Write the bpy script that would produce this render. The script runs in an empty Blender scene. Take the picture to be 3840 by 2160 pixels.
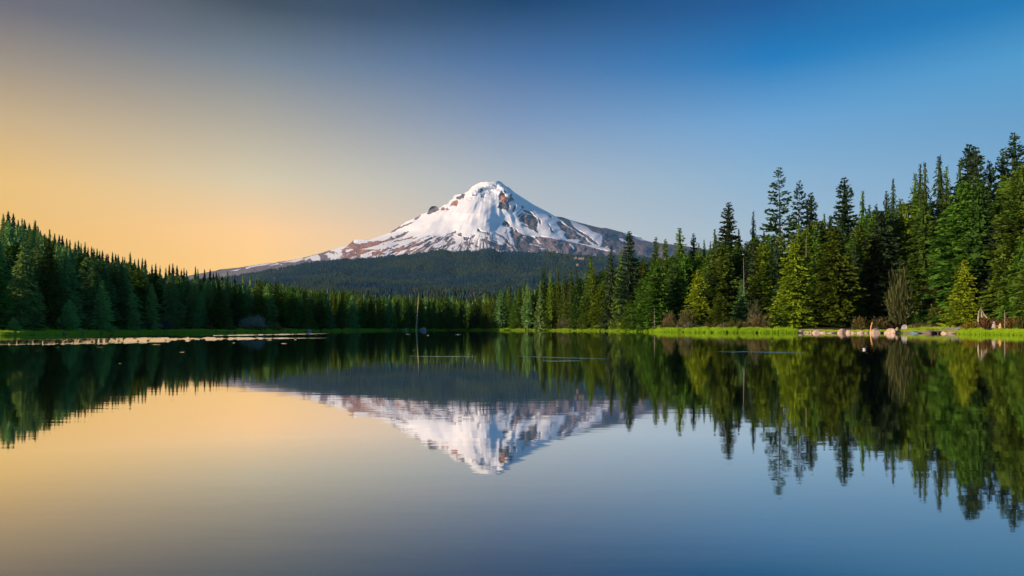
import bpy, bmesh, math, random
import numpy as np
from mathutils import Vector, noise as mnoise
R = math.radians
rng = np.random.default_rng(7)
random.seed(7)
SC = bpy.context.scene
COL = SC.collection

# ------------------------------------------------------------------ camera, sky, sun, exposure
F = 2824.0          # focal length in photograph pixels
UC = 1920.0         # picture centre
VH = 1229.0         # horizon line
H = 1.4             # eye height above the water
cam_d = bpy.data.cameras.new("camera"); cam = bpy.data.objects.new("camera", cam_d); COL.objects.link(cam)
cam.location = (0, 0, H); cam.rotation_euler = (R(90), 0, 0)
cam_d.sensor_width = 36; cam_d.lens = 36 * F / 3840; cam_d.shift_y = (VH - 1080) / 3840
cam_d.clip_start = 0.1; cam_d.clip_end = 60000
SC.camera = cam

SUN_AZ, SUN_EL = -113.0, 12.0      # azimuth measured from the view direction (+Y) towards the right
GLOW_AZ = -75.0
world = bpy.data.worlds.new("World"); SC.world = world; world.use_nodes = True
SC.view_settings.view_transform = 'Standard'; SC.view_settings.look = 'None'
SC.view_settings.gamma = 1; SC.view_settings.use_curve_mapping = False; SC.view_settings.exposure = 0.5; EXPO = 2 ** 0.5
SC.render.engine = 'CYCLES'
try:
    SC.cycles.use_denoising = True; SC.cycles.denoiser = 'OPENIMAGEDENOISE'
except Exception: pass
SC.cycles.max_bounces = 8; SC.cycles.diffuse_bounces = 4; SC.cycles.glossy_bounces = 3
SC.cycles.transmission_bounces = 3; SC.cycles.volume_bounces = 0; SC.cycles.caustics_reflective = False
SC.cycles.sample_clamp_indirect = 6

def lin(c):
    return tuple(((x / 255) / 12.92 if x / 255 <= 0.04045 else ((x / 255 + 0.055) / 1.055) ** 2.4) for x in c) + (1,)

def half(c):
    return tuple(v / 2 for v in lin(c)[:3]) + (1,)
SKY_TABLE = [  # sky towards the zenith, out of view, is lightened to fill shaded trees
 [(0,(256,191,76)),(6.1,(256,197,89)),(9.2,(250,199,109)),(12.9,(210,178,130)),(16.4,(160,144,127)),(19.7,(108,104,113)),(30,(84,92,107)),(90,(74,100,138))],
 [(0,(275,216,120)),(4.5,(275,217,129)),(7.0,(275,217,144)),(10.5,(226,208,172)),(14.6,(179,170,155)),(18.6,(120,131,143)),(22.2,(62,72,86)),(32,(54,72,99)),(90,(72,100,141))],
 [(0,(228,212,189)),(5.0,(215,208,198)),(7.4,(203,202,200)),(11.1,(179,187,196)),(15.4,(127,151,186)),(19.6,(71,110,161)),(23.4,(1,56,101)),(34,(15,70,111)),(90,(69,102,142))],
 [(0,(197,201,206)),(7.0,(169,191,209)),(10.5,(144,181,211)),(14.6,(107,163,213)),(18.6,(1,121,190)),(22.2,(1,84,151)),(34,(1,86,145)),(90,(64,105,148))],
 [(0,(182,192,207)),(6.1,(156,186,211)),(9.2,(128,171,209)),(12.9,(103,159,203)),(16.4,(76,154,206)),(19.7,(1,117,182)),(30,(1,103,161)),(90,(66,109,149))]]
def build_sky():
    nt = world.node_tree; N = nt.nodes; L = nt.links; N.clear()
    def math_(op, a, b=None):
        n = N.new('ShaderNodeMath'); n.operation = op
        for i, s in enumerate((a, b)):
            if s is None: continue
            if isinstance(s, (int, float)): n.inputs[i].default_value = s
            else: L.new(s, n.inputs[i])
        return n.outputs[0]
    tc = N.new('ShaderNodeTexCoord'); sp = N.new('ShaderNodeSeparateXYZ'); L.new(tc.outputs['Generated'], sp.inputs[0])
    x, y, z = sp.outputs
    hor = math_('SQRT', math_('MAXIMUM', math_('ADD', math_('MULTIPLY', x, x), math_('MULTIPLY', y, y)), 1e-6))
    el = math_('DIVIDE', math_('ARCTAN2', z, hor), math.pi / 2)          # 0 horizon, 1 zenith
    el = math_('MAXIMUM', el, 0.0)
    el = math_('SQRT', el)
    p = math_('DIVIDE', math_('ADD', math_('MULTIPLY', x, math.sin(R(GLOW_AZ))), math_('MULTIPLY', y, math.cos(R(GLOW_AZ)))), hor)
    def ramp(stops):
        r = N.new('ShaderNodeValToRGB'); r.color_ramp.interpolation = 'B_SPLINE' if False else 'EASE' if False else 'LINEAR'
        e = r.color_ramp.elements
        while len(e) > 1: e.remove(e[-1])
        first = True
        for deg, c in stops:
            pos = math.sqrt(deg / 90)
            if first: e[0].position = pos; e[0].color = half(c); first = False
            else:
                q = e.new(pos); q.color = half(c)
        L.new(el, r.inputs[0]); return r.outputs[0]
    # (elevation in degrees, colour) at five bearings, warm side to blue side
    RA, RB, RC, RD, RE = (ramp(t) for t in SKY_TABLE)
    def mix(a, b, lo, hi):
        mr = N.new('ShaderNodeMapRange'); mr.interpolation_type = 'LINEAR'
        mr.inputs['From Min'].default_value = lo; mr.inputs['From Max'].default_value = hi
        L.new(p, mr.inputs['Value'])
        m = N.new('ShaderNodeMix'); m.data_type = 'RGBA'
        L.new(mr.outputs[0], m.inputs[0]); L.new(a, m.inputs[6]); L.new(b, m.inputs[7]); return m.outputs[2]
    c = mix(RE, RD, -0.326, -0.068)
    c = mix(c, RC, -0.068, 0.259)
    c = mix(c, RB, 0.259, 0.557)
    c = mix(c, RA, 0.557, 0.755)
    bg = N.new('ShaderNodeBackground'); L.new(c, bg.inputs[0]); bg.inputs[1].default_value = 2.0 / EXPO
    sk = N.new('ShaderNodeTexSky'); sk.sky_type = 'NISHITA'; sk.sun_disc = False
    sk.sun_elevation = R(SUN_EL); sk.sun_rotation = R(SUN_AZ)
    b2 = N.new('ShaderNodeBackground'); L.new(sk.outputs[0], b2.inputs[0]); b2.inputs[1].default_value = 0.001
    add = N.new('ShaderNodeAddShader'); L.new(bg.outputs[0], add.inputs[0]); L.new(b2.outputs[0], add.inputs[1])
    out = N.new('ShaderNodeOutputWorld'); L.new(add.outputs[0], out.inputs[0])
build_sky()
sun_d = bpy.data.lights.new("sun", 'SUN'); sun = bpy.data.objects.new("sun", sun_d); COL.objects.link(sun)
sun_d.energy = 5.0; sun_d.angle = R(0.8); sun_d.color = (1.0, 0.745, 0.55)
sd = Vector((math.sin(R(SUN_AZ)) * math.cos(R(SUN_EL)), math.cos(R(SUN_AZ)) * math.cos(R(SUN_EL)), math.sin(R(SUN_EL))))
sun.rotation_euler = sd.to_track_quat('Z', 'Y').to_euler(); sun.location = sd * 300
HAZE = 1.3e-5

# ------------------------------------------------------------------ helpers
def tag(o, label=None, cat=None, group=None, kind=None):
    if label: o['label'] = label
    if cat: o['category'] = cat
    if group: o['group'] = group
    if kind: o['kind'] = kind
    return o

def mesh_np(name, verts, tris, mat=None, smooth=False, attrs=None, quads=False):
    k = 4 if quads else 3
    me = bpy.data.meshes.new(name)
    verts = np.asarray(verts, dtype=np.float32); tris = np.asarray(tris, dtype=np.int32)
    me.vertices.add(len(verts)); me.vertices.foreach_set('co', verts.ravel())
    me.loops.add(tris.size); me.loops.foreach_set('vertex_index', tris.ravel())
    me.polygons.add(len(tris)); me.polygons.foreach_set('loop_start', np.arange(0, tris.size, k, dtype=np.int32))
    try: me.polygons.foreach_set('loop_total', np.full(len(tris), k, dtype=np.int32))
    except Exception: pass
    me.polygons.foreach_set('use_smooth', np.full(len(tris), smooth))
    for an, av in (attrs or {}).items():
        av = np.asarray(av, dtype=np.float32)
        if av.ndim == 1:
            a = me.attributes.new(an, 'FLOAT', 'POINT'); a.data.foreach_set('value', av)
        else:
            a = me.attributes.new(an, 'FLOAT_COLOR', 'POINT')
            a.data.foreach_set('color', np.c_[av, np.ones(len(av))].astype(np.float32).ravel())
    me.update(calc_edges=True); me.validate()
    if mat: me.materials.append(mat)
    return me

def obj(name, me, parent=None, loc=(0, 0, 0)):
    o = bpy.data.objects.new(name, me); COL.objects.link(o); o.location = loc
    if parent: o.parent = parent
    return o

def empty(name, loc, rz=0):
    o = bpy.data.objects.new(name, None); COL.objects.link(o); o.location = loc; o.rotation_euler = (0, 0, rz)
    o.empty_display_size = 0.3
    return o

def sm(x):
    x = np.clip(x, 0, 1); return x * x * (3 - 2 * x)

def vnoise(x, y, seed=0):
    """cheap vectorised value noise, 0..1"""
    xi = np.floor(x).astype(np.int64); yi = np.floor(y).astype(np.int64)
    fx = x - xi; fy = y - yi; fx = fx * fx * (3 - 2 * fx); fy = fy * fy * (3 - 2 * fy)
    def h(a, b):
        n = (a * 374761393 + b * 668265263 + seed * 974634777) & 0xffffffff
        n = ((n ^ (n >> 13)) * 1274126177) & 0xffffffff
        return ((n ^ (n >> 16)) & 0xffff) / 65535.0
    return (h(xi, yi) * (1 - fx) + h(xi + 1, yi) * fx) * (1 - fy) + (h(xi, yi + 1) * (1 - fx) + h(xi + 1, yi + 1) * fx) * fy

def fbm(x, y, seed=0, oct=4):
    t = 0; a = 0.5; s = 0
    for k in range(oct):
        t = t + a * vnoise(x * 2 ** k, y * 2 ** k, seed + k * 13); s += a; a *= 0.5
    return t / s

def place(u, v, Y):
    return np.array([(u - UC) / F * Y, Y, H + (VH - v) / F * Y])

class NB:
    """small node builder for materials"""
    def __init__(s, name):
        s.m = bpy.data.materials.new(name); s.m.use_nodes = True
        s.nt = s.m.node_tree; s.N = s.nt.nodes; s.L = s.nt.links
        s.b = s.N['Principled BSDF']; s.out = s.N['Material Output']
    def node(s, t, **kw):
        n = s.N.new(t)
        for k, v in kw.items(): setattr(n, k, v)
        return n
    def link(s, a, b): s.L.new(a, b)
    def noise(s, scale, detail=4, vec=None, rough=0.55):
        n = s.node('ShaderNodeTexNoise'); n.inputs['Scale'].default_value = scale; n.inputs['Detail'].default_value = detail
        n.inputs['Roughness'].default_value = rough
        if vec: s.link(vec, n.inputs['Vector'])
        return n.outputs[0]
    def coord(s, scale=(1, 1, 1), kind='Object'):
        t = s.node('ShaderNodeTexCoord'); mp = s.node('ShaderNodeMapping'); mp.inputs['Scale'].default_value = scale
        s.link(t.outputs[kind], mp.inputs[0]); return mp.outputs[0]
    def mix(s, f, a, b, blend='MIX'):
        m = s.node('ShaderNodeMix', data_type='RGBA', blend_type=blend)
        for sock, val in ((m.inputs[0], f), (m.inputs[6], a), (m.inputs[7], b)):
            if isinstance(val, bpy.types.NodeSocket): s.link(val, sock)
            elif isinstance(val, (int, float)): sock.default_value = val
            else: sock.default_value = (*val[:3], 1)
        return m.outputs[2]
    def rng(s, v, a, b, c=0, d=1):
        m = s.node('ShaderNodeMapRange'); s.link(v, m.inputs[0])
        for i, q in enumerate((a, b, c, d)): m.inputs[i + 1].default_value = q
        return m.outputs[0]
    def attr(s, name, out='Fac'):
        a = s.node('ShaderNodeAttribute'); a.attribute_name = name; return a.outputs[out]
    def color(s, c):
        if isinstance(c, bpy.types.NodeSocket): s.link(c, s.b.inputs['Base Color'])
        else: s.b.inputs['Base Color'].default_value = (*c[:3], 1)
    def bump(s, h, strength=0.5, dist=0.1):
        b = s.node('ShaderNodeBump'); b.inputs['Strength'].default_value = strength; b.inputs['Distance'].default_value = dist
        s.link(h, b.inputs['Height']); s.link(b.outputs[0], s.b.inputs['Normal']); return b
    def rough(s, r, spec=0.3):
        s.b.inputs['Roughness'].default_value = r; s.b.inputs['Specular IOR Level'].default_value = spec

def simple(name, c1, c2, scale=3, rough=0.85, bump=0.3, dist=0.05, spec=0.2, coord='Object', cs=(1, 1, 1)):
    n = NB(name); v = n.coord(cs, coord)
    f = n.noise(scale, 6, v)
    n.color(n.mix(n.rng(f, .35, .65), c1, c2)); n.rough(rough, spec)
    if bump: n.bump(n.noise(scale * 3, 5, v), bump, dist)
    return n.m

# ------------------------------------------------------------------ materials
def foliage_material(name, source):
    """needles: base colour from the object's colour (source 'object') or a per-tree attribute, varied by spray"""
    n = NB(name)
    base = n.node('ShaderNodeObjectInfo').outputs['Color'] if source == 'object' else n.attr('tree_colour', 'Color')
    t = n.attr('tint')
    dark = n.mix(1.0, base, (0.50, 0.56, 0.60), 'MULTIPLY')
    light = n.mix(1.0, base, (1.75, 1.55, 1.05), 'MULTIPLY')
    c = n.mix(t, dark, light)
    n.color(c); n.rough(0.65, 0.15)
    tr = n.node('ShaderNodeBsdfTranslucent'); n.link(c, tr.inputs[0])
    ms = n.node('ShaderNodeMixShader'); ms.inputs[0].default_value = 0.34
    n.link(n.b.outputs[0], ms.inputs[1]); n.link(tr.outputs[0], ms.inputs[2]); n.link(ms.outputs[0], n.out.inputs[0])
    return n.m
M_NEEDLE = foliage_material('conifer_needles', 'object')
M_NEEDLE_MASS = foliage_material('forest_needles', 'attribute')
M_BARK = simple('bark', (0.055, 0.04, 0.03), (0.13, 0.10, 0.075), 2.0, 0.9, 0.5, 0.05)
M_DEADWOOD = simple('bleached_wood', (0.20, 0.18, 0.14), (0.40, 0.37, 0.31), 1.5, 0.85, 0.4, 0.03)
M_LEANING = simple('leaning_trunk_wood', (0.30, 0.32, 0.12), (0.55, 0.52, 0.30), 0.6, 0.85, 0.4, 0.03)
M_ORANGEWOOD = simple('orange_lit_wood', (0.50, 0.27, 0.10), (0.72, 0.45, 0.20), 1.5, 0.8, 0.3, 0.02)  # orange of the low sun is put into this wood's colour
M_DARKWOOD = simple('dark_driftwood', (0.05, 0.04, 0.035), (0.22, 0.18, 0.15), 2.0, 0.85, 0.4, 0.02)
M_ROCK = simple('pink_boulder', (0.34, 0.26, 0.20), (0.62, 0.49, 0.39), 0.9, 0.8, 0.7, 0.10)
M_ROCKG = simple('grey_boulder', (0.20, 0.21, 0.22), (0.42, 0.43, 0.42), 1.2, 0.8, 0.7, 0.10)
M_ROCKP = simple('mauve_boulder', (0.20, 0.15, 0.15), (0.36, 0.29, 0.28), 1.0, 0.8, 0.7, 0.10)
M_ROCKB = simple('blue_grey_stone', (0.08, 0.14, 0.15), (0.20, 0.28, 0.29), 1.5, 0.6, 0.5, 0.05)
M_RAMP = simple('ramp_concrete', (0.25, 0.20, 0.15), (0.40, 0.32, 0.24), 0.5, 0.9, 0.25, 0.03)
M_ROAD = simple('road_asphalt', (0.20, 0.20, 0.21), (0.34, 0.34, 0.36), 0.4, 0.9, 0.2, 0.02)
M_TWIG = foliage_material('shrub_twigs', 'object')

def ground_material():
    n = NB('forest_floor')
    v = n.coord((1, 1, 1))
    a = n.noise(0.35, 6, v); b = n.noise(1.7, 5, v)
    soil = n.mix(n.rng(b, .3, .7), (0.035, 0.026, 0.016), (0.10, 0.07, 0.035))
    moss = n.mix(n.rng(b, .3, .7), (0.06, 0.10, 0.012), (0.16, 0.20, 0.025))
    g = n.attr('bank')
    bank = n.mix(n.rng(a, .42, .58), moss, (0.17, 0.12, 0.055))
    mud = n.mix(n.rng(b, .3, .7), (0.05, 0.038, 0.025), (0.12, 0.09, 0.06))
    c = n.mix(g, soil, bank)
    c = n.mix(n.attr('mud'), c, mud)
    n.color(c); n.rough(0.95, 0.1); n.bump(b, 0.6, 0.25)
    return n.m
M_GROUND = ground_material()

def foothill_material():
    n = NB('foothill_floor'); v = n.coord((1, 1, 1))
    n.color(n.mix(n.noise(0.01, 6, v), (0.016, 0.032, 0.016), (0.040, 0.052, 0.022))); n.rough(0.95, 0.05)
    n.bump(n.noise(0.05, 6, v), 1.0, 12)
    return n.m
M_FOOT = foothill_material()

def water_material(name, rough, bump_s, bump_d, cs):
    n = NB(name)
    n.N.remove(n.b)
    v = n.coord(cs)
    h1 = n.noise(1.0, 3, v, 0.5)
    bp = n.node('ShaderNodeBump'); bp.inputs['Strength'].default_value = bump_s; bp.inputs['Distance'].default_value = bump_d
    n.link(h1, bp.inputs['Height'])
    v2 = n.coord((cs[0] * 0.17, cs[1] * 0.12, 1)); h2 = n.noise(1.0, 2, v2, 0.5)
    bp2 = n.node('ShaderNodeBump'); bp2.inputs['Strength'].default_value = bump_s; bp2.inputs['Distance'].default_value = bump_d * 3.0
    n.link(h2, bp2.inputs['Height']); n.link(bp.outputs[0], bp2.inputs['Normal'])
    g = n.node('ShaderNodeBsdfGlossy'); g.inputs['Roughness'].default_value = rough; g.inputs['Color'].default_value = (0.97, 0.97, 0.97, 1)
    n.link(bp2.outputs[0], g.inputs['Normal'])
    d = n.node('ShaderNodeBsdfDiffuse'); d.inputs['Color'].default_value = (0.004, 0.010, 0.012, 1)
    fr = n.node('ShaderNodeFresnel'); fr.inputs['IOR'].default_value = 1.333
    f = n.rng(fr.outputs[0], 0.0, 0.43, 0.06, 0.95)
    ms = n.node('ShaderNodeMixShader'); n.link(f, ms.inputs[0]); n.link(d.outputs[0], ms.inputs[1]); n.link(g.outputs[0], ms.inputs[2])
    n.link(ms.outputs[0], n.out.inputs[0])
    return n.m
M_WATER = water_material('calm_lake_water', 0.026, 0.5, 0.0022, (0.8, 2.6, 1))
M_RUFFLE = water_material('ruffled_lake_water', 0.07, 0.5, 0.004, (1.0, 3.0, 1))
M_RIPPLE = water_material('ripple_water', 0.22, 0.3, 0.01, (1.0, 2.0, 1))

def grass_material(name, c1, c2):
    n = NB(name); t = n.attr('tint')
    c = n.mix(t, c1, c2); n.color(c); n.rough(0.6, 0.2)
    tr = n.node('ShaderNodeBsdfTranslucent'); n.link(c, tr.inputs[0])
    ms = n.node('ShaderNodeMixShader'); ms.inputs[0].default_value = 0.4
    n.link(n.b.outputs[0], ms.inputs[1]); n.link(tr.outputs[0], ms.inputs[2]); n.link(ms.outputs[0], n.out.inputs[0])
    return n.m
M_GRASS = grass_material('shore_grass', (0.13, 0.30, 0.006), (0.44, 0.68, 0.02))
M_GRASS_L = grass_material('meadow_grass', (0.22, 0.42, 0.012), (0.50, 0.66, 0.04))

def mountain_material():
    n = NB('snow_and_rock')
    v = n.coord((1, 1, 1))
    m = n.attr('rock'); w = n.attr('warm')
    nz = n.noise(0.012, 8, v, 0.7)
    mm = n.node('ShaderNodeMath', operation='ADD'); n.link(m, mm.inputs[0]); n.link(n.rng(nz, 0, 1, -.22, .22), mm.inputs[1])
    mask = n.rng(mm.outputs[0], .44, .56)
    r = n.noise(0.006, 8, v, 0.65)
    cool = n.mix(n.rng(r, .3, .7), (0.075, 0.080, 0.105), (0.17, 0.155, 0.17))
    brown = n.mix(n.rng(r, .3, .7), (0.15, 0.12, 0.145), (0.26, 0.215, 0.245))
    rust = n.mix(n.rng(r, .3, .7), (0.28, 0.11, 0.05), (0.62, 0.26, 0.11))  # rusty rock, with some of the sun's orange glow put into its colour
    rock = n.mix(n.rng(w, 0, .5), cool, brown)
    rock = n.mix(n.rng(w, .5, 1), rock, rust)
    snow = n.mix(n.rng(n.noise(0.002, 5, v), .3, .7), (0.72, 0.79, 0.87), (0.83, 0.85, 0.90))
    n.color(n.mix(mask, snow, rock)); n.rough(0.8, 0.15)
    n.bump(n.noise(0.008, 8, v, 0.6), n.rng(mask, 0, 1, .12, .8) if False else 0.3, 22)
    return n.m
M_MOUNT = mountain_material()

# ------------------------------------------------------------------ terrain functions
def az_of(u): return np.degrees(np.arctan((np.asarray(u, float) - UC) / F))
SH_V = [(0, 1259), (300, 1254), (592, 1247.5), (830, 1247), (960, 1246), (1160, 1243.5), (1333, 1240.8), (1556, 1239.3), (1750, 1238.3),
        (1900, 1239), (2100, 1240), (2270, 1241.2), (2480, 1245.5), (2700, 1248), (2960, 1248.9), (3400, 1250.3), (3550, 1251), (3610, 1253), (3840, 1256.5)]
sh_az = [-125, -90, -60, -46] + [float(az_of(u)) for u, v in SH_V] + [50, 80]
sh_r = [230, 190, 165, 160] + [float(H * F / (v - VH) / math.cos(R(float(az_of(u))))) for u, v in SH_V] + [150, 120]
PROF = [(0, 812), (12, 799), (31, 789), (50, 797), (83, 818), (132, 824), (186, 857), (236, 882), (294, 903), (344, 924), (385, 938), (422, 944), (488, 946),
        (534, 967), (584, 988), (648, 988), (700, 1006), (735, 1000), (787, 1010), (853, 1017), (911, 1031), (960, 1037), (1010, 1045), (1072, 1051), (1109, 1066),
        (1169, 1072), (1217, 1074), (1292, 1077), (1333, 1092), (1426, 1096), (1519, 1092), (1594, 1100), (1705, 1103), (1761, 1115), (1810, 1096), (1854, 1081),
        (1914, 1059), (1985, 1063), (2036, 1040), (2200, 1010), (2300, 965), (2500, 940), (2680, 880), (2900, 850), (3000, 810), (3200, 790), (3400, 720), (3600, 640), (3840, 580)]
pf_u = [p[0] for p in PROF]; pf_v = [p[1] for p in PROF]
def prof(u): return np.interp(u, pf_u, pf_v)
rg_az = [-125, -90, -60, -42] + [float(az_of(u)) for u in (0, 400, 800, 1200, 1700, 2100, 2500, 3840)] + [60, 80]
rg_Y = [(0, 400), (400, 400), (800, 420), (1200, 450), (1700, 560), (2100, 480), (2500, 400), (3840, 400)]
rg_r = [480, 430, 440, 470] + [y / math.cos(R(float(az_of(u)))) for u, y in rg_Y] + [420, 400]
def ridge_z(u, Y, tree):
    return H + (VH - float(prof(u))) * Y / F - tree
rg_z = [4, 8, 34, 60] + [ridge_z(0, 400, 9), ridge_z(400, 400, 9), ridge_z(800, 420, 10), ridge_z(1200, 450, 14), 2.0, 3.0, 6, 9] + [9, 9]  # leading entries: unseen hill left of view, heights shaped to steer the sunlight
def shore_r(az): return np.interp(az, sh_az, sh_r)
def ground_z(az, r):
    az = np.asarray(az, float); r = np.asarray(r, float)
    rs = shore_r(az); rr = np.interp(az, rg_az, rg_r); zr = np.interp(az, rg_az, rg_z)
    s = r - rs
    z = np.where(s < 0, -0.12 + np.maximum(s, -60) * 0.05, -0.12 + 0.55 * sm(s / 3.5) + 0.9 * sm((s - 3) / 22))
    t = np.clip((s - 14) / np.maximum(rr - rs - 14, 10), 0, 3)
    hill = np.where(t < 1, 0.35 * t + 0.65 * sm(t), np.maximum(1 - (t - 1) * 0.9, -0.2))
    z = z + np.maximum(zr - 1.3, 0) * np.where(s > 14, hill, 0)
    x = r * np.sin(np.radians(az)); y = r * np.cos(np.radians(az))
    z = z + np.where(s > 1, (fbm(x / 9, y / 9, 3) - 0.5) * 0.5 * np.clip(s / 20, 0, 1), 0)
    # knoll behind the boat ramp
    kx, ky = place(3458, VH, 208)[:2]
    z = z + 3.3 * np.exp(-(((x - kx) / 5) ** 2 + ((y - ky) / 6) ** 2))
    return z
def gz(x, y):
    return float(ground_z(math.degrees(math.atan2(x, y)), math.hypot(x, y)))

def shoreY(u):
    a = float(az_of(u)); return float(shore_r(a)) * math.cos(R(a))

def build_ground():
    az = np.concatenate([np.arange(-125, -36, 1.5), np.arange(-36, 36, 0.16), np.arange(36, 80.1, 1.5)])
    s = np.array([-60, -20, -6, -2, -0.8, 0, 0.8, 1.8, 3, 5, 8, 12, 17, 24, 32, 42, 55, 70, 90, 115, 140, 170, 200, 240, 290, 350, 450, 600])
    A, S = np.meshgrid(az, s, indexing='ij')
    RR = shore_r(A) + S + np.where(np.abs(S) < 7, (fbm(A * 3.1, A * 0, 5) - .5) * 2.2, 0)
    Z = ground_z(A, RR)
    X = RR * np.sin(np.radians(A)); Yv = RR * np.cos(np.radians(A))
    V = np.stack([X, Yv, Z], -1).reshape(-1, 3)
    na, ns = A.shape; i = np.arange(na * ns).reshape(na, ns)
    Q = np.stack([i[:-1, :-1], i[1:, :-1], i[1:, 1:], i[:-1, 1:]], -1).reshape(-1, 4)
    bank = (1 - sm((S - 10) / 9)) .ravel(); mud = (1 - sm((S - 0.5) / 1.6)).ravel()
    o = obj('ground', mesh_np('ground', V, Q, M_GROUND, True, {'bank': bank, 'mud': mud}, quads=True)); o['kind'] = 'structure'
build_ground()

def build_water():
    s = 6000.0
    V = [(-s, -300, 0), (s, -300, 0), (s, 1200, 0), (-s, 1200, 0)]
    o = obj('lake_water', mesh_np('lake_water', V, [[0, 1, 2, 3]], M_WATER, quads=True)); o['kind'] = 'structure'
    # ruffled bands, laid out on the lake as (bearing, near distance, far distance)
    def D(v): return H * F / (v - VH)
    vs, fs = [], []
    def band(pts, jag=0.12, n=90, tilt=0.165):
        us = np.linspace(pts[0][0], pts[-1][0], n)
        far = np.interp(us, [p[0] for p in pts], [D(p[1]) for p in pts]); near = np.interp(us, [p[0] for p in pts], [D(p[2]) for p in pts])
        th = far - near
        far = far + th * jag * (fbm(us / 22, us * 0 + 1.5, 5, 3) - .5) * 2; near = near + th * jag * (fbm(us / 18, us * 0 + 7.5, 9, 3) - .5) * 2
        if n > 50:
            f_ = np.where(us > 640, np.clip(.25 + 3.2 * (fbm(us / 16, us * 0 + 3.3, 15, 3) - .34), .02, 1.15), 1) * np.clip((us[-1] - us) / 160, .02, 1); mid = (far + near) / 2; far = mid + (far - mid) * f_; near = mid + (near - mid) * f_
        b = len(vs); m = int(max(3, min(110, np.max(far - near) / 0.45)))
        for k in range(n):
            for q in range(m):
                yy = near[k] + (far[k] - near[k]) * q / (m - 1)
                crest = (q % 2) * (.82 + .18 * rng.random()) * abs(far[k] - near[k]) / (m - 1) * tilt
                vs.append(((us[k] - UC) / F * yy, yy, 0.005 + crest))
        for k in range(n - 1):
            for q in range(m - 1):
                a = b + k * m + q; fs.append((a, a + m, a + m + 1, a + 1))
    band([(-700, 1283, 1305), (0, 1278.5, 1293), (386, 1270, 1288), (580, 1267.5, 1282), (773, 1266.5, 1275.5), (960, 1266.8, 1272.5), (1080, 1267, 1270), (1240, 1267.3, 1268.6)], 0.16, 260)
    band([(800, 1257.8, 1259.2), (900, 1256.2, 1258), (1000, 1254.4, 1256.2), (1240, 1250.6, 1251.9)], 0.2, 60)
    r2 = random.Random(4)
    dashes = [(138, 1315, 24), (216, 1304, 26), (375, 1302, 30), (585, 1292, 34), (683, 1321, 20), (450, 1363, 12), (877, 1286, 10), (1065, 1288.5, 22), (1108, 1274, 10), (1010, 1275, 22), (965, 1265, 14),
              (1530, 1253, 20), (1605, 1258, 12), (1718, 1255, 26), (1550, 1314, 4)]
    for (u, v, w) in dashes:
        band([(u - w / 2, v - .05, v + .05), (u, v - 0.4, v + 0.4), (u + w / 2, v - .05, v + .05)], 0.1, 7, .08)
    o = obj('ruffled_water', mesh_np('ruffled_water', vs, fs, M_RUFFLE, True, quads=True)); o['kind'] = 'structure'
    # wakes: low ridges in the surface
    vs, fs = [], []
    def wake(u0, v0, u1, v1, hgt=0.005, wid=0.035, n=40):
        b = len(vs)
        for k in range(n):
            t = k / (n - 1); y = D(v0 + (v1 - v0) * t + 0.8 * math.sin(t * 5)); x = (u0 + (u1 - u0) * t - UC) / F * y
            e = (math.sin(math.pi * t) ** 0.7) * (0.65 + 0.35 * r2.random())
            vs.extend([(x, y - wid * e - .01, 0.002), (x, y, 0.003 + hgt * e), (x, y + wid * e + .01, 0.002)])
        for k in range(n - 1):
            for q in range(2):
                a = b + k * 3 + q; fs.append((a, a + 3, a + 4, a + 1))
    wake(1530, 1335, 1790, 1338); wake(1930, 1334.5, 2280, 1347, 0.007); wake(2030, 1353, 2180, 1354, 0.007, .06)
    wake(2680, 1318.5, 2840, 1320, 0.005, .03); wake(2770, 1317.5, 2960, 1322, 0.008, .04); wake(2845, 1320.8, 3020, 1323.5, .006, .03)
    o = obj('wake_ripples', mesh_np('wake_ripples', vs, fs, M_RIPPLE, True, quads=True)); o['kind'] = 'structure'
build_water()

# ------------------------------------------------------------------ mountain
SKY = [(-200, 1160), (300, 1105), (500, 1075), (700, 1035), (810, 1014.6), (826, 1010), (894, 1003.5), (937, 996.6), (1012, 985.5), (1022, 988), (1048, 981), (1090, 976), (1142, 966), (1184, 954), (1210, 947),
       (1239, 937.4), (1257, 932.8), (1287, 923.5), (1302, 921), (1318, 908.7), (1326, 899), (1346, 897.8), (1368, 899.4), (1385, 898.6), (1402, 893), (1430, 883), (1462, 873), (1473, 864.4), (1487, 855.9),
       (1501, 845.8), (1523, 831.8), (1552, 819.4), (1566, 811.6), (1579, 803), (1600, 796), (1605, 792), (1612, 778), (1620, 772), (1637, 771.8), (1646, 783.5), (1654, 776.5), (1667, 767.2), (1678, 764),
       (1688, 753.2), (1696, 739.2), (1706, 731.4), (1740, 725.2), (1758, 714.4), (1771, 698.8), (1782, 693.4), (1797, 684.8), (1827, 680.2), (1847, 681), (1867, 678.3), (1878, 681.7), (1889, 691),
       (1895, 696.5), (1907, 702), (1929, 721.3), (1957, 739.2), (2000, 767), (2058, 796.9), (2081, 810.9), (2109, 814.3), (2132, 823), (2184, 837.6), (2233, 850.3), (2256, 855), (2274, 854.7), (2311, 864.8),
       (2353, 874.5), (2376, 879.4), (2400, 888), (2413, 899.7), (2446, 908.5), (2500, 914), (2600, 925), (2800, 965), (3100, 1030), (3600, 1120)]
Z = {1: (1200, 800, .1553), 2: (1600, 660, .1553), 3: (1600, 800, .1553), 4: (2000, 760, .1941), 5: (800, 860, .1708)}
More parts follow.
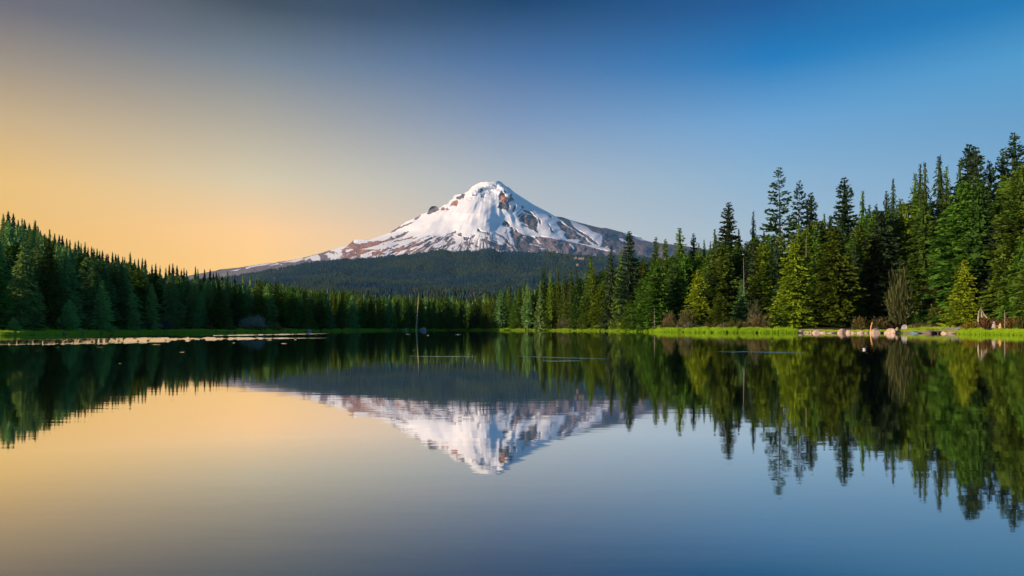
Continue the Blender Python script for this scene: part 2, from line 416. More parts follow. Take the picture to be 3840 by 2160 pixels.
# (kind, warmth, sheet, outline) rock outlines surveyed in the photograph
ROCKS = [
 (1, .45, 1, [(500,960),(560,870),(660,790),(760,680),(810,632),(820,700),(860,735),(960,740),(1040,710),(1140,705),(1200,685),(1300,680),(1390,655),(1500,670),(1560,650),(1640,620),(1730,550),(1760,600),(1830,590),(1740,650),(1560,690),(1440,750),(1250,810),(1100,830),(980,870),(850,910),(700,960),(620,970)]),
 (1, .2, 1, [(1820,580),(1900,520),(2000,490),(2110,425),(2160,440),(2060,510),(1990,570),(1850,605)]),
 (1, .3, 1, [(1690,475),(1760,405),(1900,345),(2100,255),(2290,190),(2200,250),(2050,310),(1850,400),(1800,450)]),
 (1, .4, 1, [(2260,160),(2320,85),(2380,65),(2450,20),(2400,110),(2330,155)]),
 (1, .5, 1, [(1780,925),(1950,865),(2250,750),(2450,690),(2576,640),(2576,695),(2400,780),(2150,860),(1950,905)]),
 (1, .5, 1, [(2100,805),(2300,685),(2450,630),(2350,705),(2200,785)]),
 (1, .6, 1, [(2050,610),(2260,550),(2210,605),(1950,665),(1780,690)]),
 (1, .4, 1, [(1250,970),(1450,895),(1490,955),(1340,1035),(1260,1025)]),
 (1, .4, 1, [(0,1000),(100,975),(170,985),(210,1020),(170,1050),(195,1085),(0,1115)]),
 (1, .0, 1, [(290,970),(350,945),(345,995)]), (1, .0, 1, [(380,945),(425,945),(420,995)]),
 (1, .5, 1, [(1840,365),(1870,345),(1950,290),(1960,300),(1900,350)]),
 (1, .5, 1, [(840,880),(1250,870),(1420,860),(1250,905),(1000,1000),(700,1040),(500,1060),(900,960)]),
 (1, .5, 1, [(1690,870),(1720,830),(1740,860)]), (1, .2, 1, [(1780,870),(1880,835),(1850,865)]),
 (1, .1, 2, [(0,915),(60,800),(130,722),(240,720),(305,815),(170,880),(60,925)]),
 (1, .1, 2, [(715,565),(715,500),(800,485),(860,435),(940,432),(900,525),(800,565)]),
 (1, .8, 2, [(565,735),(620,615),(700,585),(745,590),(775,640),(725,735),(640,710)]),
 (1, .8, 2, [(340,815),(380,755),(450,765),(430,835)]), (1, .7, 2, [(440,795),(500,765),(550,820),(510,835)]),
 (1, .1, 2, [(1290,315),(1345,315),(1365,360),(1335,405),(1295,405)]), (1, .3, 2, [(1285,500),(1355,478),(1310,545)]), (1, .6, 2, [(1095,460),(1215,438),(1205,482),(1105,488)]),
 (1, 1.0, 2, [(1755,595),(1755,500),(1785,400),(1830,345),(1875,440),(1955,560),(1965,640),(1850,660),(1800,580)]),
 (1, .15, 2, [(1705,765),(1755,640),(1830,570),(1870,640),(1950,620),(1960,545),(2040,515),(2125,580),(2000,620),(1965,680),(2015,740),(2005,855),(1950,835),(1850,785),(1800,805)]),
 (1, .1, 2, [(2100,740),(2140,685),(2155,740),(2105,865),(2055,865)]),
 (1, .0, 2, [(1875,350),(1910,335),(1925,395),(1885,395)]), (1, .0, 2, [(2005,440),(2055,415),(2045,505),(2005,505)]), (1, .0, 2, [(1960,255),(2000,285),(2060,340),(2040,345),(1975,285)]),
 (1, .0, 2, [(2290,690),(2355,755),(2320,795),(2290,760)]), (1, .0, 2, [(2310,800),(2470,860),(2576,930),(2576,960),(2400,890),(2330,840)]), (1,.0,2,[(1640,300),(1680,300),(1660,340)]),
 (1, .05, 2, [(2250,1095),(2330,960),(2400,895),(2450,935),(2600,965),(2640,1010),(2700,1080),(2640,1340),(2480,1275),(2400,1225),(2280,1180),(2265,1160),(2440,1215),(2445,1190),(2340,1125)]),
 (1, .05, 2, [(2190,975),(2300,890),(2330,900),(2230,1000)]), (1, .05, 2, [(2215,1040),(2340,920),(2360,930),(2260,1060)]), (1,.05,2,[(2170,910),(2290,790),(2300,800),(2200,905)]),
 (1, .1, 3, [(1815,245),(1870,192),(1960,215),(2015,290),(1990,335),(1940,325),(1945,260),(1910,335),(1850,300)]),
 (1, .5, 3, [(1975,340),(2080,335),(2200,425),(2280,505),(2600,575),(2600,945),(2450,945),(2300,905),(2200,895),(2100,800),(2060,760),(1990,680),(2100,640),(2100,620),(2040,560),(2060,500),(1960,470),(2050,410),(2040,370)]),
 (1, .3, 3, [(1640,462),(1740,495),(1850,555),(1960,645),(2060,785),(2000,775),(1900,695),(1880,645),(1790,575)]),
 (1, .5, 3, [(1285,625),(1340,598),(1440,635),(1560,685),(1750,745),(1900,765),(2050,815),(2065,850),(1900,850),(2060,905),(1900,895),(1720,895),(1640,865),(1580,785),(1440,725),(1400,695),(1310,665)]),
 (1, .2, 3, [(1235,380),(1285,375),(1285,428),(1330,438),(1500,465),(1550,500),(1480,540),(1450,485),(1330,465),(1235,435)]),
 (1, .6, 3, [(0,640),(120,575),(295,515),(200,585),(80,640),(0,690)]), (1, .6, 3, [(0,785),(180,695),(385,615),(260,705),(0,825)]), (1, .6, 3, [(490,515),(620,465),(725,420),(715,465),(640,505)]),
 (1, .4, 3, [(360,805),(560,715),(685,665),(695,735),(520,795)]), (1, .3, 3, [(735,500),(845,460),(865,565),(780,555)]), (1, .4, 3, [(895,570),(985,565),(1005,645),(905,645)]), (1, .2, 3, [(1015,615),(1060,585),(1090,645)]),
 (1, .3, 3, [(875,690),(1005,675),(995,790),(930,765)]), (1, .3, 3, [(1015,720),(1150,695),(1125,775)]), (1, .2, 3, [(715,795),(805,730),(805,775)]), (1, .5, 3, [(470,605),(640,495),(665,525),(540,595)]),
 (1, .5, 3, [(440,695),(645,615),(560,695)]), (1, .4, 3, [(290,615),(340,555),(365,560)]), (1, .2, 3, [(1390,595),(1470,570),(1490,615)]), (1, .1, 3, [(1670,620),(1720,605),(1760,650)]), (1,.1,3,[(1860,490),(1920,400),(1925,430),(1890,480)]),
 (1,.6,3,[(0,880),(200,830),(420,810),(300,860),(60,900)]), (1,.6,3,[(30,700),(180,655),(100,710)]), (1,.2,3,[(1160,770),(1260,790),(1250,830),(1170,810)]), (1,.2,3,[(1600,660),(1720,690),(1790,740),(1680,700)]),
 (1, .05, 4, [(-60,250),(0,255),(60,285),(95,390),(20,445),(-60,470)]),
 (1, .05, 4, [(100,300),(150,340),(145,420),(120,400)]), (1, .05, 4, [(-10,500),(60,520),(100,590),(20,560)]),
 (1, .1, 4, [(430,262),(560,276),(680,322),(725,380),(745,420),(830,505),(1050,635),(1110,685),(1225,765),(1250,830),(1090,735),(1060,695),(990,645),(830,548),(620,408),(590,352),(520,325)]),
 (1, .4, 4, [(445,370),(520,355),(600,425),(700,495),(820,555),(845,608),(1020,675),(1045,735),(1160,835),(860,775),(930,742),(880,712),(660,705),(595,625),(640,570),(520,530),(490,460)]),
 (1, .35, 4, [(740,340),(950,400),(1320,482),(1410,482),(1600,535),(1820,585),(1940,640),(2130,730),(2300,765),(2600,795),(5000,1100),(5000,1500),(1450,1500),(1450,960),(1600,935),(1460,885),(1280,855),(1340,785),(1335,720),(1305,600),(1160,565),(1060,495),(980,445)]),
 (1, .45, 4, [(-20,700),(150,650),(400,700),(680,745),(1000,825),(1300,905),(1500,945),(1500,1500),(640,1500),(640,990),(300,925),(-20,965)]),
 (1, .1, 4, [(275,370),(330,470),(415,595),(350,575),(318,485)]), (1,.05,4,[(290,240),(350,260),(370,290),(310,280)]),
 (1, .3, 5, [(-3000,900),(150,860),(550,820),(1240,725),(1700,665),(2000,608),(2200,540),(2576,430),(2576,1400),(-3000,1600)]),
 (0, 0, 5, [(700,845),(800,808),(1220,745),(1290,762),(1100,792),(820,832),(730,875)]), (0, 0, 5, [(1200,812),(1290,772),(1430,738),(1440,765),(1300,790)]),
 (0, 0, 5, [(1420,735),(1560,710),(1700,685),(1985,628),(1985,662),(1800,722),(1650,722)]), (0, 0, 5, [(1995,645),(2110,600),(2300,548),(2345,600),(2355,672),(2200,695),(2120,635),(2020,692)]),
 (0, 0, 5, [(2350,600),(2480,535),(2576,455),(2576,620),(2510,625),(2500,552),(2400,572)]), (0, 0, 5, [(350,920),(500,885),(610,862),(530,905)]), (0,0,5,[(1465,770),(1500,755),(1510,790)]), (0,0,5,[(1640,785),(1690,795),(1670,803)]),
 (0, 0, 4, [(1650,690),(1720,688),(1800,735),(1820,765),(1740,760)]), (0, 0, 4, [(1900,620),(2040,672),(2140,738),(2040,715),(1950,675)]), (0, 0, 4, [(1700,560),(1840,600),(1850,640),(1780,620)]), (0,0,4,[(1390,560),(1415,560),(1410,590)]),
 (0, 0, 4, [(690,788),(795,858),(785,915)]), (0, 0, 4, [(120,870),(270,898),(160,908)]), (0, 0, 4, [(0,805),(120,830),(160,850),(40,830)]), (0, 0, 4, [(1380,870),(1450,825),(1445,870)]),
 (0, 0, 4, [(40,690),(180,800),(100,790)]), (0, 0, 3, [(2060,600),(2115,680),(2110,785),(2070,765),(2000,665),(1990,560)]), (0, 0, 3, [(2060,820),(2180,885),(2080,870)]), (0,0,3,[(2080,340),(2150,430),(2120,440)]),
 (0, 0, 3, [(2290,550),(2400,560),(2340,575)]), (0,0,3,[(2450,710),(2600,760),(2520,760)]), (0,0,3,[(2430,900),(2600,960),(2500,960)]),
 (0, 0, 1, [(620,900),(680,800),(720,810),(690,860),(800,860),(780,900),(650,950)]),
]
def in_poly(px, py, poly):
    inside = np.zeros(px.shape, bool); n = len(poly)
    for i in range(n):
        x1, y1 = poly[i]; x2, y2 = poly[(i + 1) % n]
        if y1 == y2: continue
        c = ((y1 > py) != (y2 > py)) & (px < (x2 - x1) * (py - y1) / (y2 - y1) + x1)
        inside ^= c
    return inside
TL_U = [-200, 800, 868, 937, 1005, 1056, 1124, 1176, 1240, 1332, 1402, 1480, 1600, 1651, 1709, 1755, 1793, 1825, 1856, 1880, 1934, 2000, 2058, 2097, 2175, 2272, 2388, 3800]
TL_V = [1150, 1040, 1034, 1024, 1010, 1003, 987, 980, 971, 969, 965, 955, 944, 932, 944, 938, 941, 927, 935, 944, 940, 947, 939, 946, 956, 956, 956, 1110]
def treeline(u): return np.interp(u, TL_U, TL_V)

def build_mountain():
    su = np.array([p[0] for p in SKY], float); sv = np.array([p[1] for p in SKY], float)
    us = np.concatenate([np.arange(-200, 780, 14), np.arange(780, 2520, 1.7), np.arange(2520, 3600, 16)])
    nu = len(us)
    top = np.interp(us, su, sv)
    top = top + (fbm(us / 7.0, us * 0 + 3, 11, 3) - .5) * 3.0 * np.clip((us - 900) / 200, 0, 1) * np.clip((1900 - us) / 50, .25, 1)
    nv = 220; t = np.linspace(0, 1, nv) ** 1.0
    bottom = np.full(nu, 1110.0); bottom = np.maximum(bottom, top + 40)
    U = np.repeat(us[:, None], nv, 1); Vv = top[:, None] + (bottom - top)[:, None] * t[None]
    # cone: depth in front of the skyline from the half width at that height
    u0 = 1850.0
    gl = np.arange(676, 1300, 1.0)
    left_env = np.minimum.accumulate(top[us <= u0][::-1][::-1][::-1])[::-1] if False else top[us <= u0]
    wl = np.array([u0 - (us[us <= u0][np.argmax(left_env <= g)] if (left_env <= g).any() else u0) for g in gl])
    rt = top[us > u0]; ru = us[us > u0]
    wr = np.array([(ru[len(rt) - 1 - np.argmax((rt <= g)[::-1])] if (rt <= g).any() else u0) - u0 for g in gl])
    k = np.hanning(83)[1:-1]; k = k / k.sum()
    wl = np.convolve(np.pad(wl, 40, 'edge'), k, 'valid'); wr = np.convolve(np.pad(wr, 40, 'edge'), k, 'valid')
    WL = np.interp(Vv, gl, wl); WR = np.interp(Vv, gl, wr)
    W = np.where(U < u0, WL, WR); W = np.maximum(W, 8)
    q = np.clip((U - u0) / W, -1, 1)
    depth = 4.25 * (0.5 * (WL + WR)) * np.sqrt(1 - q * q)
    depth = np.minimum(depth, 5200)
    # mask
    wu = U + (fbm(U / 6, Vv / 4, 21) - .5) * 5; wv = Vv + (fbm(U / 6, Vv / 5, 29) - .5) * 4
    rock = np.zeros(U.shape); warm = np.full(U.shape, .3)
    for kind, wm, sh, poly in ROCKS:
        ox, oy, s = Z[sh]; P = [(ox + a * s, oy + b * s) for a, b in poly]
        xs = [p[0] for p in P]; ys = [p[1] for p in P]
        sel = (wu > min(xs)) & (wu < max(xs)) & (wv > min(ys)) & (wv < max(ys))
        if not sel.any(): continue
        ins = np.zeros(U.shape, bool); ins[sel] = in_poly(wu[sel], wv[sel], P)
        if kind: rock[ins] = 1; warm[ins] = wm
        else: rock[ins] = 0
    # wind-scoured streaks down the fall line near the treeline
    ang = np.arctan2(Vv - 600, U - u0)
    ang2 = np.arctan2(Vv - 770, U - 1820)
    st = .62 * fbm(ang2 * 75, np.hypot(U - 1820, (Vv - 770)) / 24, 41, 4) + .38 * fbm(ang2 * 22, np.hypot(U - 1820, (Vv - 770)) / 60, 43, 3)
    band = np.clip(1 - (treeline(U) - Vv) / 62, 0, 1) * np.clip((U - 1230) / 60, 0, 1) * np.clip((2010 - U) / 60, 0, 1)
    rock = np.where((rock < .5) & (st > 0.64 - 0.16 * band) & (band > .02), 0.8, rock)
    warm = np.where(band > .02, np.clip(.70 - (U - 1500) / 600, .3, .70), warm)
    low = Vv > treeline(U) + 2 + (fbm(U / 5, Vv / 5, 77) - .5) * 14
    rock = np.where(low, 1, rock); warm = np.where(low & (U < 1900), .1, warm)
    # relief
    rib = fbm(ang * 17, np.hypot(U - u0, Vv - 600) / 150, 51, 4)
    rib0 = fbm(ang * 5.5 + 2, np.hypot(U - u0, Vv - 600) / 190, 53, 3)
    rib2 = fbm(ang * 60, np.hypot(U - u0, Vv - 600) / 45, 57, 3)
    big = fbm(U / 260, Vv / 170, 61, 2)
    fade = np.clip((Vv - top[:, None]) / 25, 0, 1)
    rs = rock.copy()
    for _ in range(2): rs[1:-1, 1:-1] = (rs[1:-1, 1:-1] + rs[:-2, 1:-1] + rs[2:, 1:-1] + rs[1:-1, :-2] + rs[1:-1, 2:]) / 5
    depth = depth + fade * ((fbm(U / 26, Vv / 14, 71, 4) - .5) * 260 * rs + (rib0 - .5) * 210 * np.clip((Vv - 690) / 110, .15, 1) + (fbm(U / 80 + Vv / 90, Vv / 60, 73, 3) - .5) * 190 + (fbm(U / 15, Vv / 12, 75, 3) - .5) * 130 * np.clip(1 - abs(Vv - 715) / 60, 0, 1) + (big - .5) * 200) - rs * 30 * fade + (rib2 - .5) * 5 * fade
    # the broad snow dome in the middle stands forward and turns its left flank to the sun
    depth = depth + fade * 260 * np.exp(-(((U - 1790 - (Vv - 780) * .25) / 90) ** 2)) * np.clip((Vv - 740) / 60, 0, 1)
    crater = np.exp(-(((U - 1830) / 40) ** 2 + ((Vv - 715) / 16) ** 2)); depth = depth - crater * 190 * fade
    Y = 12300 - depth
    X = (U - UC) / F * Y; Zz = H + (VH - Vv) / F * Y
    # the far side
    nb = 7; bs = np.linspace(0.1, 1, nb)
    XB = X[:, :1] + 0 * bs; YB = Y[:, :1] + bs * 3200; ZB = Zz[:, :1] * (1 - bs * .75) - 20
    X = np.concatenate([XB[:, ::-1], X], 1); Y = np.concatenate([YB[:, ::-1], Y], 1); Zz = np.concatenate([ZB[:, ::-1], Zz], 1)
    rock = np.concatenate([np.zeros((nu, nb)), rock], 1); warm = np.concatenate([np.zeros((nu, nb)), warm], 1)
    n2 = nv + nb; i = np.arange(nu * n2).reshape(nu, n2)
    Q = np.stack([i[:-1, :-1], i[:-1, 1:], i[1:, 1:], i[1:, :-1]], -1).reshape(-1, 4)
    V = np.stack([X, Y, Zz], -1).reshape(-1, 3)
    o = obj('mountain', mesh_np('mountain', V, Q, M_MOUNT, True, {'rock': rock.ravel(), 'warm': warm.ravel()}, quads=True)); o['kind'] = 'structure'
build_mountain()

# ------------------------------------------------------------------ foothills
FY = np.array([620, 800, 1000, 1300, 1500, 1700, 2000, 2400, 2800, 3200, 3600, 4100, 4700, 5400, 6200, 7000, 7800, 8300])
def foot_v(u, Y):
    """height of the foothill floor as an angle, in photograph pixels, at bearing u and distance Y"""
    u = np.asarray(u, float); Y = np.asarray(Y, float)
    tl = treeline(u)
    near = 1222.0
    crestC = 1112 - 14 * np.exp(-((u - 1600) / 170) ** 2) + 14 * np.clip((1250 - u) / 300, 0, 1) + 6 * np.sin(u / 60.)
    crestB = 1092 - 12 * np.exp(-((u - 1750) / 260) ** 2) + 12 * np.clip((1200 - u) / 300, 0, 1) + 5 * np.sin(u / 95. + 1)
    crestA = 1052 + 8 * np.sin(u / 130. + 2) + 10 * np.clip((1200 - u) / 300, 0, 1)
    crestA = np.maximum(crestA, tl + 30)
    v = np.select([Y < 800, Y < 1500, Y < 1700, Y < 2800, Y < 3200, Y < 4700, Y < 5400, Y < 8000],
                  [near + 0 * u, near + (crestC - near) * sm((Y - 800) / 700), crestC + 10 * sm((Y - 1500) / 200),
                   crestC + 10 + (crestB - crestC - 10) * sm((Y - 1700) / 1100), crestB + 9 * sm((Y - 2800) / 400),
                   crestB + 9 + (crestA - crestB - 9) * sm((Y - 3200) / 1500), crestA + 4 * sm((Y - 4700) / 700),
                   crestA + 4 + (tl - crestA - 4 + 3) * sm((Y - 5400) / 2600)], tl + 3)
    v = v + (fbm(u / 55, Y / 420, 91, 3) - .5) * 16 * np.clip((Y - 900) / 800, 0, 1) * np.clip((8000 - Y) / 1500, 0.1, 1)
    return v
def build_foothills():
    us = np.concatenate([np.arange(-1200, 600, 60), np.arange(600, 2700, 9), np.arange(2700, 5200, 60)])
    Ys = np.concatenate([np.arange(620, 1500, 80), np.arange(1500, 3400, 60), np.arange(3400, 8400, 130)])
    U, Y = np.meshgrid(us, Ys, indexing='ij'); Vv = foot_v(U, Y)
    Vv = np.where((U < 600), Vv + np.clip((600 - U) / 600, 0, 1) * 40, Vv)
    X = (U - UC) / F * Y; Zz = H + (VH - Vv) / F * Y - 4
    V = np.stack([X, Y, Zz], -1).reshape(-1, 3); na, ns = U.shape; i = np.arange(na * ns).reshape(na, ns)
    Q = np.stack([i[:-1, :-1], i[1:, :-1], i[1:, 1:], i[:-1, 1:]], -1).reshape(-1, 4)
    o = obj('foothills', mesh_np('foothills', V, Q, M_FOOT, True, quads=True)); o['kind'] = 'structure'
    # the forest that covers them
    n = 130000
    u = np.where(rng.random(n) < .78, rng.uniform(500, 2650, n), rng.uniform(2650, 3900, n)); Y = np.exp(rng.uniform(math.log(1250), math.log(8150), n))
    Y = np.where(rng.random(n) < .45, rng.uniform(3500, 8150, n), Y)
    v = foot_v(u, Y)
    keep = (v < 1150)
    # keep clearings open near the treeline
    clear = fbm(u / 16, Y / 260, 131, 3)
    keep &= ~((Y > 7300) & (clear > .60)) & ~((Y > 7650) & (clear > .5))
    u, Y, v = u[keep], Y[keep], v[keep]; n = len(u)
    base = np.stack([(u - UC) / F * Y, Y, H + (VH - v) / F * Y - 6], -1)
    hgt = rng.uniform(11, 20, n) * (1 + np.clip(Y - 3000, 0, 5000) / 14000) ; wid = hgt * rng.uniform(.16, .24, n)
    a0 = rng.uniform(0, 6.28, n)
    vs = []
    for kk in range(4):
        a = a0 + kk * math.pi / 2
        vs.append(base + np.stack([np.cos(a) * wid, np.sin(a) * wid, hgt * .08], -1))
    vs.append(base + np.stack([wid * 0, wid * 0, hgt], -1))
    V = np.stack(vs, 1).reshape(-1, 3); o5 = np.arange(n)[:, None] * 5
    T = np.concatenate([np.stack([o5[:, 0] + kk, o5[:, 0] + (kk + 1) % 4, o5[:, 0] + 4], -1) for kk in range(4)])
    zone = fbm(u / 150, Y / 500, 141, 4)
    dk = np.array([0.008, 0.050, 0.110]); gr = np.array([0.030, 0.080, 0.080]); br = np.array([0.080, 0.078, 0.050])  # blue of the haze is put into these far tree colours
    m = sm((zone - .42) / .2)[:, None]; r1 = rng.random(n)[:, None]
    colr = dk * (1 - m) + gr * m; colr = np.where((rng.random(n)[:, None] < .04 + .16 * m), br, colr) * (.85 + .3 * r1)
    o = obj('distant_forest', mesh_np('distant_forest', V, T, M_NEEDLE_MASS, False, {'tree_colour': np.repeat(colr, 5, 0), 'tint': np.repeat(rng.random(n) * .6 + .1, 5)}))
    tag(o, 'dense forest of far conifers covering the foothills below the snowy mountain', 'forest', kind='stuff')
build_foothills()

# ------------------------------------------------------------------ conifers
def crown_mesh(name, seed, kind, nb, nspray, big=1.0, raw=False, core=0.0):
    """unit-height crown: whorls of branches carrying many small needle sprays; radius about 1 at scale 1"""
    g = np.random.default_rng(seed)
    t0 = {'fir': .10, 'hemlock': .05, 'cedar': .02, 'spruce': .03, 'pine': .05}[kind]
    q = (np.arange(nb) + g.random(nb) * .9) / nb
    t = t0 + (1 - t0) * q ** (0.90)
    if kind == 'fir': t = np.round(t * 30) / 30 + g.normal(0, .008, nb)
    elif kind == 'spruce': t = np.round(t * 44) / 44 + g.normal(0, .006, nb)
    t = np.clip(t, t0, .992)
    d = 1 - t
    Rr = {'fir': .95 * d ** .64 * (.55 + .45 * np.clip(t / .35, 0, 1)), 'hemlock': .98 * d ** .74 * (1 - .2 * (d < .07)), 'cedar': 1.0 * d ** .62,
          'spruce': .98 * d ** .76, 'pine': .95 * np.clip(d * 1.6, 0, 1) ** .62}[kind]
    lob = 0.75 + 0.5 * fbm(t * 9 + seed, t * 0 + seed * 1.7, seed, 2)
    L = Rr * lob * g.uniform(.80, 1.15, nb)
    L = np.maximum(L, .035)
    phi = g.uniform(0, 2 * math.pi, nb)
    if kind in ('cedar', 'pine'):   # clumps and bays around the crown
        L = L * (1 + .22 * np.sin(phi * 3 + t * 11 + seed))
    a, b = {'fir': (-.10, .26), 'hemlock': (.22, -.62), 'cedar': (.42, -.50), 'spruce': (-.30, .10), 'pine': (.25, .15)}[kind]
    a = a + g.normal(0, .08, nb); b = b + g.normal(0, .06, nb)
    a = a + np.where(t > .85, .5, 0) * (kind != 'hemlock')
    per = np.maximum(3, (nspray / nb * L / L.mean()).astype(int)); tot = per.sum()
    bi = np.repeat(np.arange(nb), per)
    s = g.random(tot) ** .70; s = .10 + .90 * s
    HS = 0.16      # crown radius compared with height: vertical sizes in the same true units
    l = L[bi]; ph = phi[bi]
    side = np.where(g.random(tot) < .5, -1, 1)
    rad = l * s; zz = t[bi] + HS * (l * (a[bi] * s + b[bi] * s * s))
    spread = (1 - s * .75) * l * (.17 if kind == 'fir' else .30) * side * g.random(tot)
    px = np.cos(ph) * rad - np.sin(ph) * spread; py = np.sin(ph) * rad + np.cos(ph) * spread
    # spray direction
    da = ph + side * g.uniform(.15, 1.1, tot) * (1.25 - s * .8)
    sl = big * g.uniform(.09, .20, tot) * (.55 + .45 * np.clip(l * 1.4, 0, 1)) * {'fir': 1.0, 'hemlock': .95, 'cedar': 1.05, 'spruce': 1.0, 'pine': .95}[kind]
    sw = sl * g.uniform(.20, .36, tot) * (1.15 if kind in ('cedar', 'pine') else 1.0)
    droop = {'fir': .10, 'hemlock': -.62, 'cedar': -.35, 'spruce': -.28, 'pine': .45}[kind] + g.normal(0, .22, tot)
    dx = np.cos(da); dy = np.sin(da); dz = droop
    nrm = np.sqrt(dx * dx + dy * dy + dz * dz); dx, dy, dz = dx / nrm, dy / nrm, dz / nrm
    roll = g.normal(0, .9, tot) + (0 if kind in ('fir', 'spruce') else .4)
    hx, hy = -dy, dx; hn = np.sqrt(hx * hx + hy * hy) + 1e-6; hx, hy = hx / hn, hy / hn
    ux, uy, uz = -hy * -dz, -hx * dz, hn   # roughly up, perpendicular to the spray
    ux = dy * 0 - dz * dx; uy = -dz * dy; uz = dx * dx + dy * dy
    un = np.sqrt(ux ** 2 + uy ** 2 + uz ** 2) + 1e-6; ux, uy, uz = ux / un, uy / un, uz / un
    wx = hx * np.cos(roll) + ux * np.sin(roll); wy = hy * np.cos(roll) + uy * np.sin(roll); wz = uz * np.sin(roll)
    P = np.stack([px, py, zz], -1); Dv = np.stack([dx, dy, dz * HS], -1) * sl[:, None]; Wv = np.stack([wx, wy, wz * HS], -1) * sw[:, None]
    V = np.stack([P, P + Dv * .45 + Wv, P + Dv, P + Dv * .45 - Wv], 1).reshape(-1, 3)
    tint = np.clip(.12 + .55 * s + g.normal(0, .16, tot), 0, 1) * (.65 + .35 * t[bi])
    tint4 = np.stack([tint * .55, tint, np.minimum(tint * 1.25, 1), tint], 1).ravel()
    k4 = np.arange(tot) * 4
    T = np.concatenate([np.stack([k4, k4 + 1, k4 + 2], -1), np.stack([k4, k4 + 2, k4 + 3], -1)])
    # pointed leader
    nl = 9; lv = []; lt = []
    for k in range(nl):
        z1 = .93 + .07 * k / nl; an = g.uniform(0, 6.28); r = .05 * (1 - k / nl) + .02
        bnd = (.10 * ((z1 - .93) / .07) ** 2 if kind == 'hemlock' else 0)
        b0 = len(V) + len(lv); lv += [(bnd, 0, z1), (bnd + math.cos(an) * r, math.sin(an) * r, z1 + .006), (bnd * 1.3 + .008, .0, min(z1 + .022, 1.0))]
        lt.append((b0, b0 + 1, b0 + 2))
    V = np.concatenate([V, np.array(lv)]); T = np.concatenate([T, np.array(lt)]); tint4 = np.concatenate([tint4, np.full(len(lv), .3)])
    if core > 0:     # ragged inner skirts of foliage round the trunk
        tiers, seg = (13, 13) if raw else (22, 16); cv, ct, cti = [], [], []
        for k in range(tiers):
            tz = t0 + (1 - t0) * (k + .15) / tiers; dd = 1 - tz; rr = core * dd ** {'fir': .8, 'hemlock': .85, 'cedar': .66, 'spruce': .85, 'pine': .6}[kind]
            apex = min(1.0, tz + (1 - t0) / tiers * 2.1); b0 = len(V) + len(cv); cv.append((0, 0, apex)); cti.append(.30); o0 = g.uniform(0, 6.28)
            for q2 in range(seg):
                a2 = o0 + 2 * math.pi * q2 / seg; rj = rr * g.uniform(.45, 1.25) if q2 % 2 else rr * g.uniform(.35, .8)
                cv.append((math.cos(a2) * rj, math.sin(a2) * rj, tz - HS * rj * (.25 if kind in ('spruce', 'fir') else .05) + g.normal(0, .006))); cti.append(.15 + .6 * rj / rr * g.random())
            for q2 in range(seg): ct.append((b0, b0 + 1 + q2, b0 + 1 + (q2 + 1) % seg))
        V = np.concatenate([V, np.array(cv)]); T = np.concatenate([T, np.array(ct)]); tint4 = np.concatenate([tint4, np.array(cti)])
    if raw: return V, T, tint4
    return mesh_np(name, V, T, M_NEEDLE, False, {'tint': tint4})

def trunk_mesh(name, mat, r0=.085, top=.97, sides=7, bend=0):
    vs, fs = [], []
    ring = 6
    for k in range(ring):
        t = k / (ring - 1); r = r0 * (1 - t) ** .8 + .004; flare = 1 + .5 * math.exp(-t * 22)
        for q in range(sides):
            a = 2 * math.pi * q / sides; vs.append((math.cos(a) * r * flare + bend * t * t, math.sin(a) * r * flare, -.02 + (top + .02) * t))
    for k in range(ring - 1):
        for q in range(sides):
            fs.append((k * sides + q, k * sides + (q + 1) % sides, (k + 1) * sides + (q + 1) % sides, (k + 1) * sides + q))
    return mesh_np(name, vs, fs, mat, True, quads=True)

CROWNS = {
    'fir': [crown_mesh('fir_crown', 11, 'fir', 430, 9000, core=.5), crown_mesh('fir_crown', 12, 'fir', 400, 8200, core=.45), crown_mesh('fir_crown', 13, 'fir', 460, 9600, core=.5)],
    'hemlock': [crown_mesh('hemlock_crown', 21, 'hemlock', 330, 4600, core=0.5), crown_mesh('hemlock_crown', 22, 'hemlock', 290, 4200, core=0.5), crown_mesh('hemlock_crown', 24, 'hemlock', 350, 5000, core=0.5)],
    'cedar': [crown_mesh('cedar_crown', 31, 'cedar', 420, 7500, core=0.62), crown_mesh('cedar_crown', 32, 'cedar', 380, 6800, core=0.62), crown_mesh('cedar_crown', 33, 'cedar', 400, 7200, core=0.62)],
    'spruce': [crown_mesh('spruce_crown', 41, 'spruce', 400, 5200, core=0.6), crown_mesh('spruce_crown', 42, 'spruce', 360, 4800, core=0.6), crown_mesh('spruce_crown', 43, 'spruce', 420, 5600, core=0.6)],
    'pine': [crown_mesh('pine_crown', 51, 'pine', 340, 6500, core=0.6), crown_mesh('pine_crown', 52, 'pine', 320, 6200, core=0.6)],
}
SPARSE = [crown_mesh('sparse_fir_crown', 61, 'fir', 300, 6800, .95), crown_mesh('sparse_fir_crown', 62, 'fir', 270, 6200, .95)]
TRUNK = trunk_mesh('conifer_trunk', M_BARK)
LOW = {k: [crown_mesh('x', 70 + i * 7 + j, k, 60, 200, 1.35, raw=True, core=.92) for j in range(3)] for i, k in enumerate(('fir', 'hemlock', 'cedar', 'spruce'))}

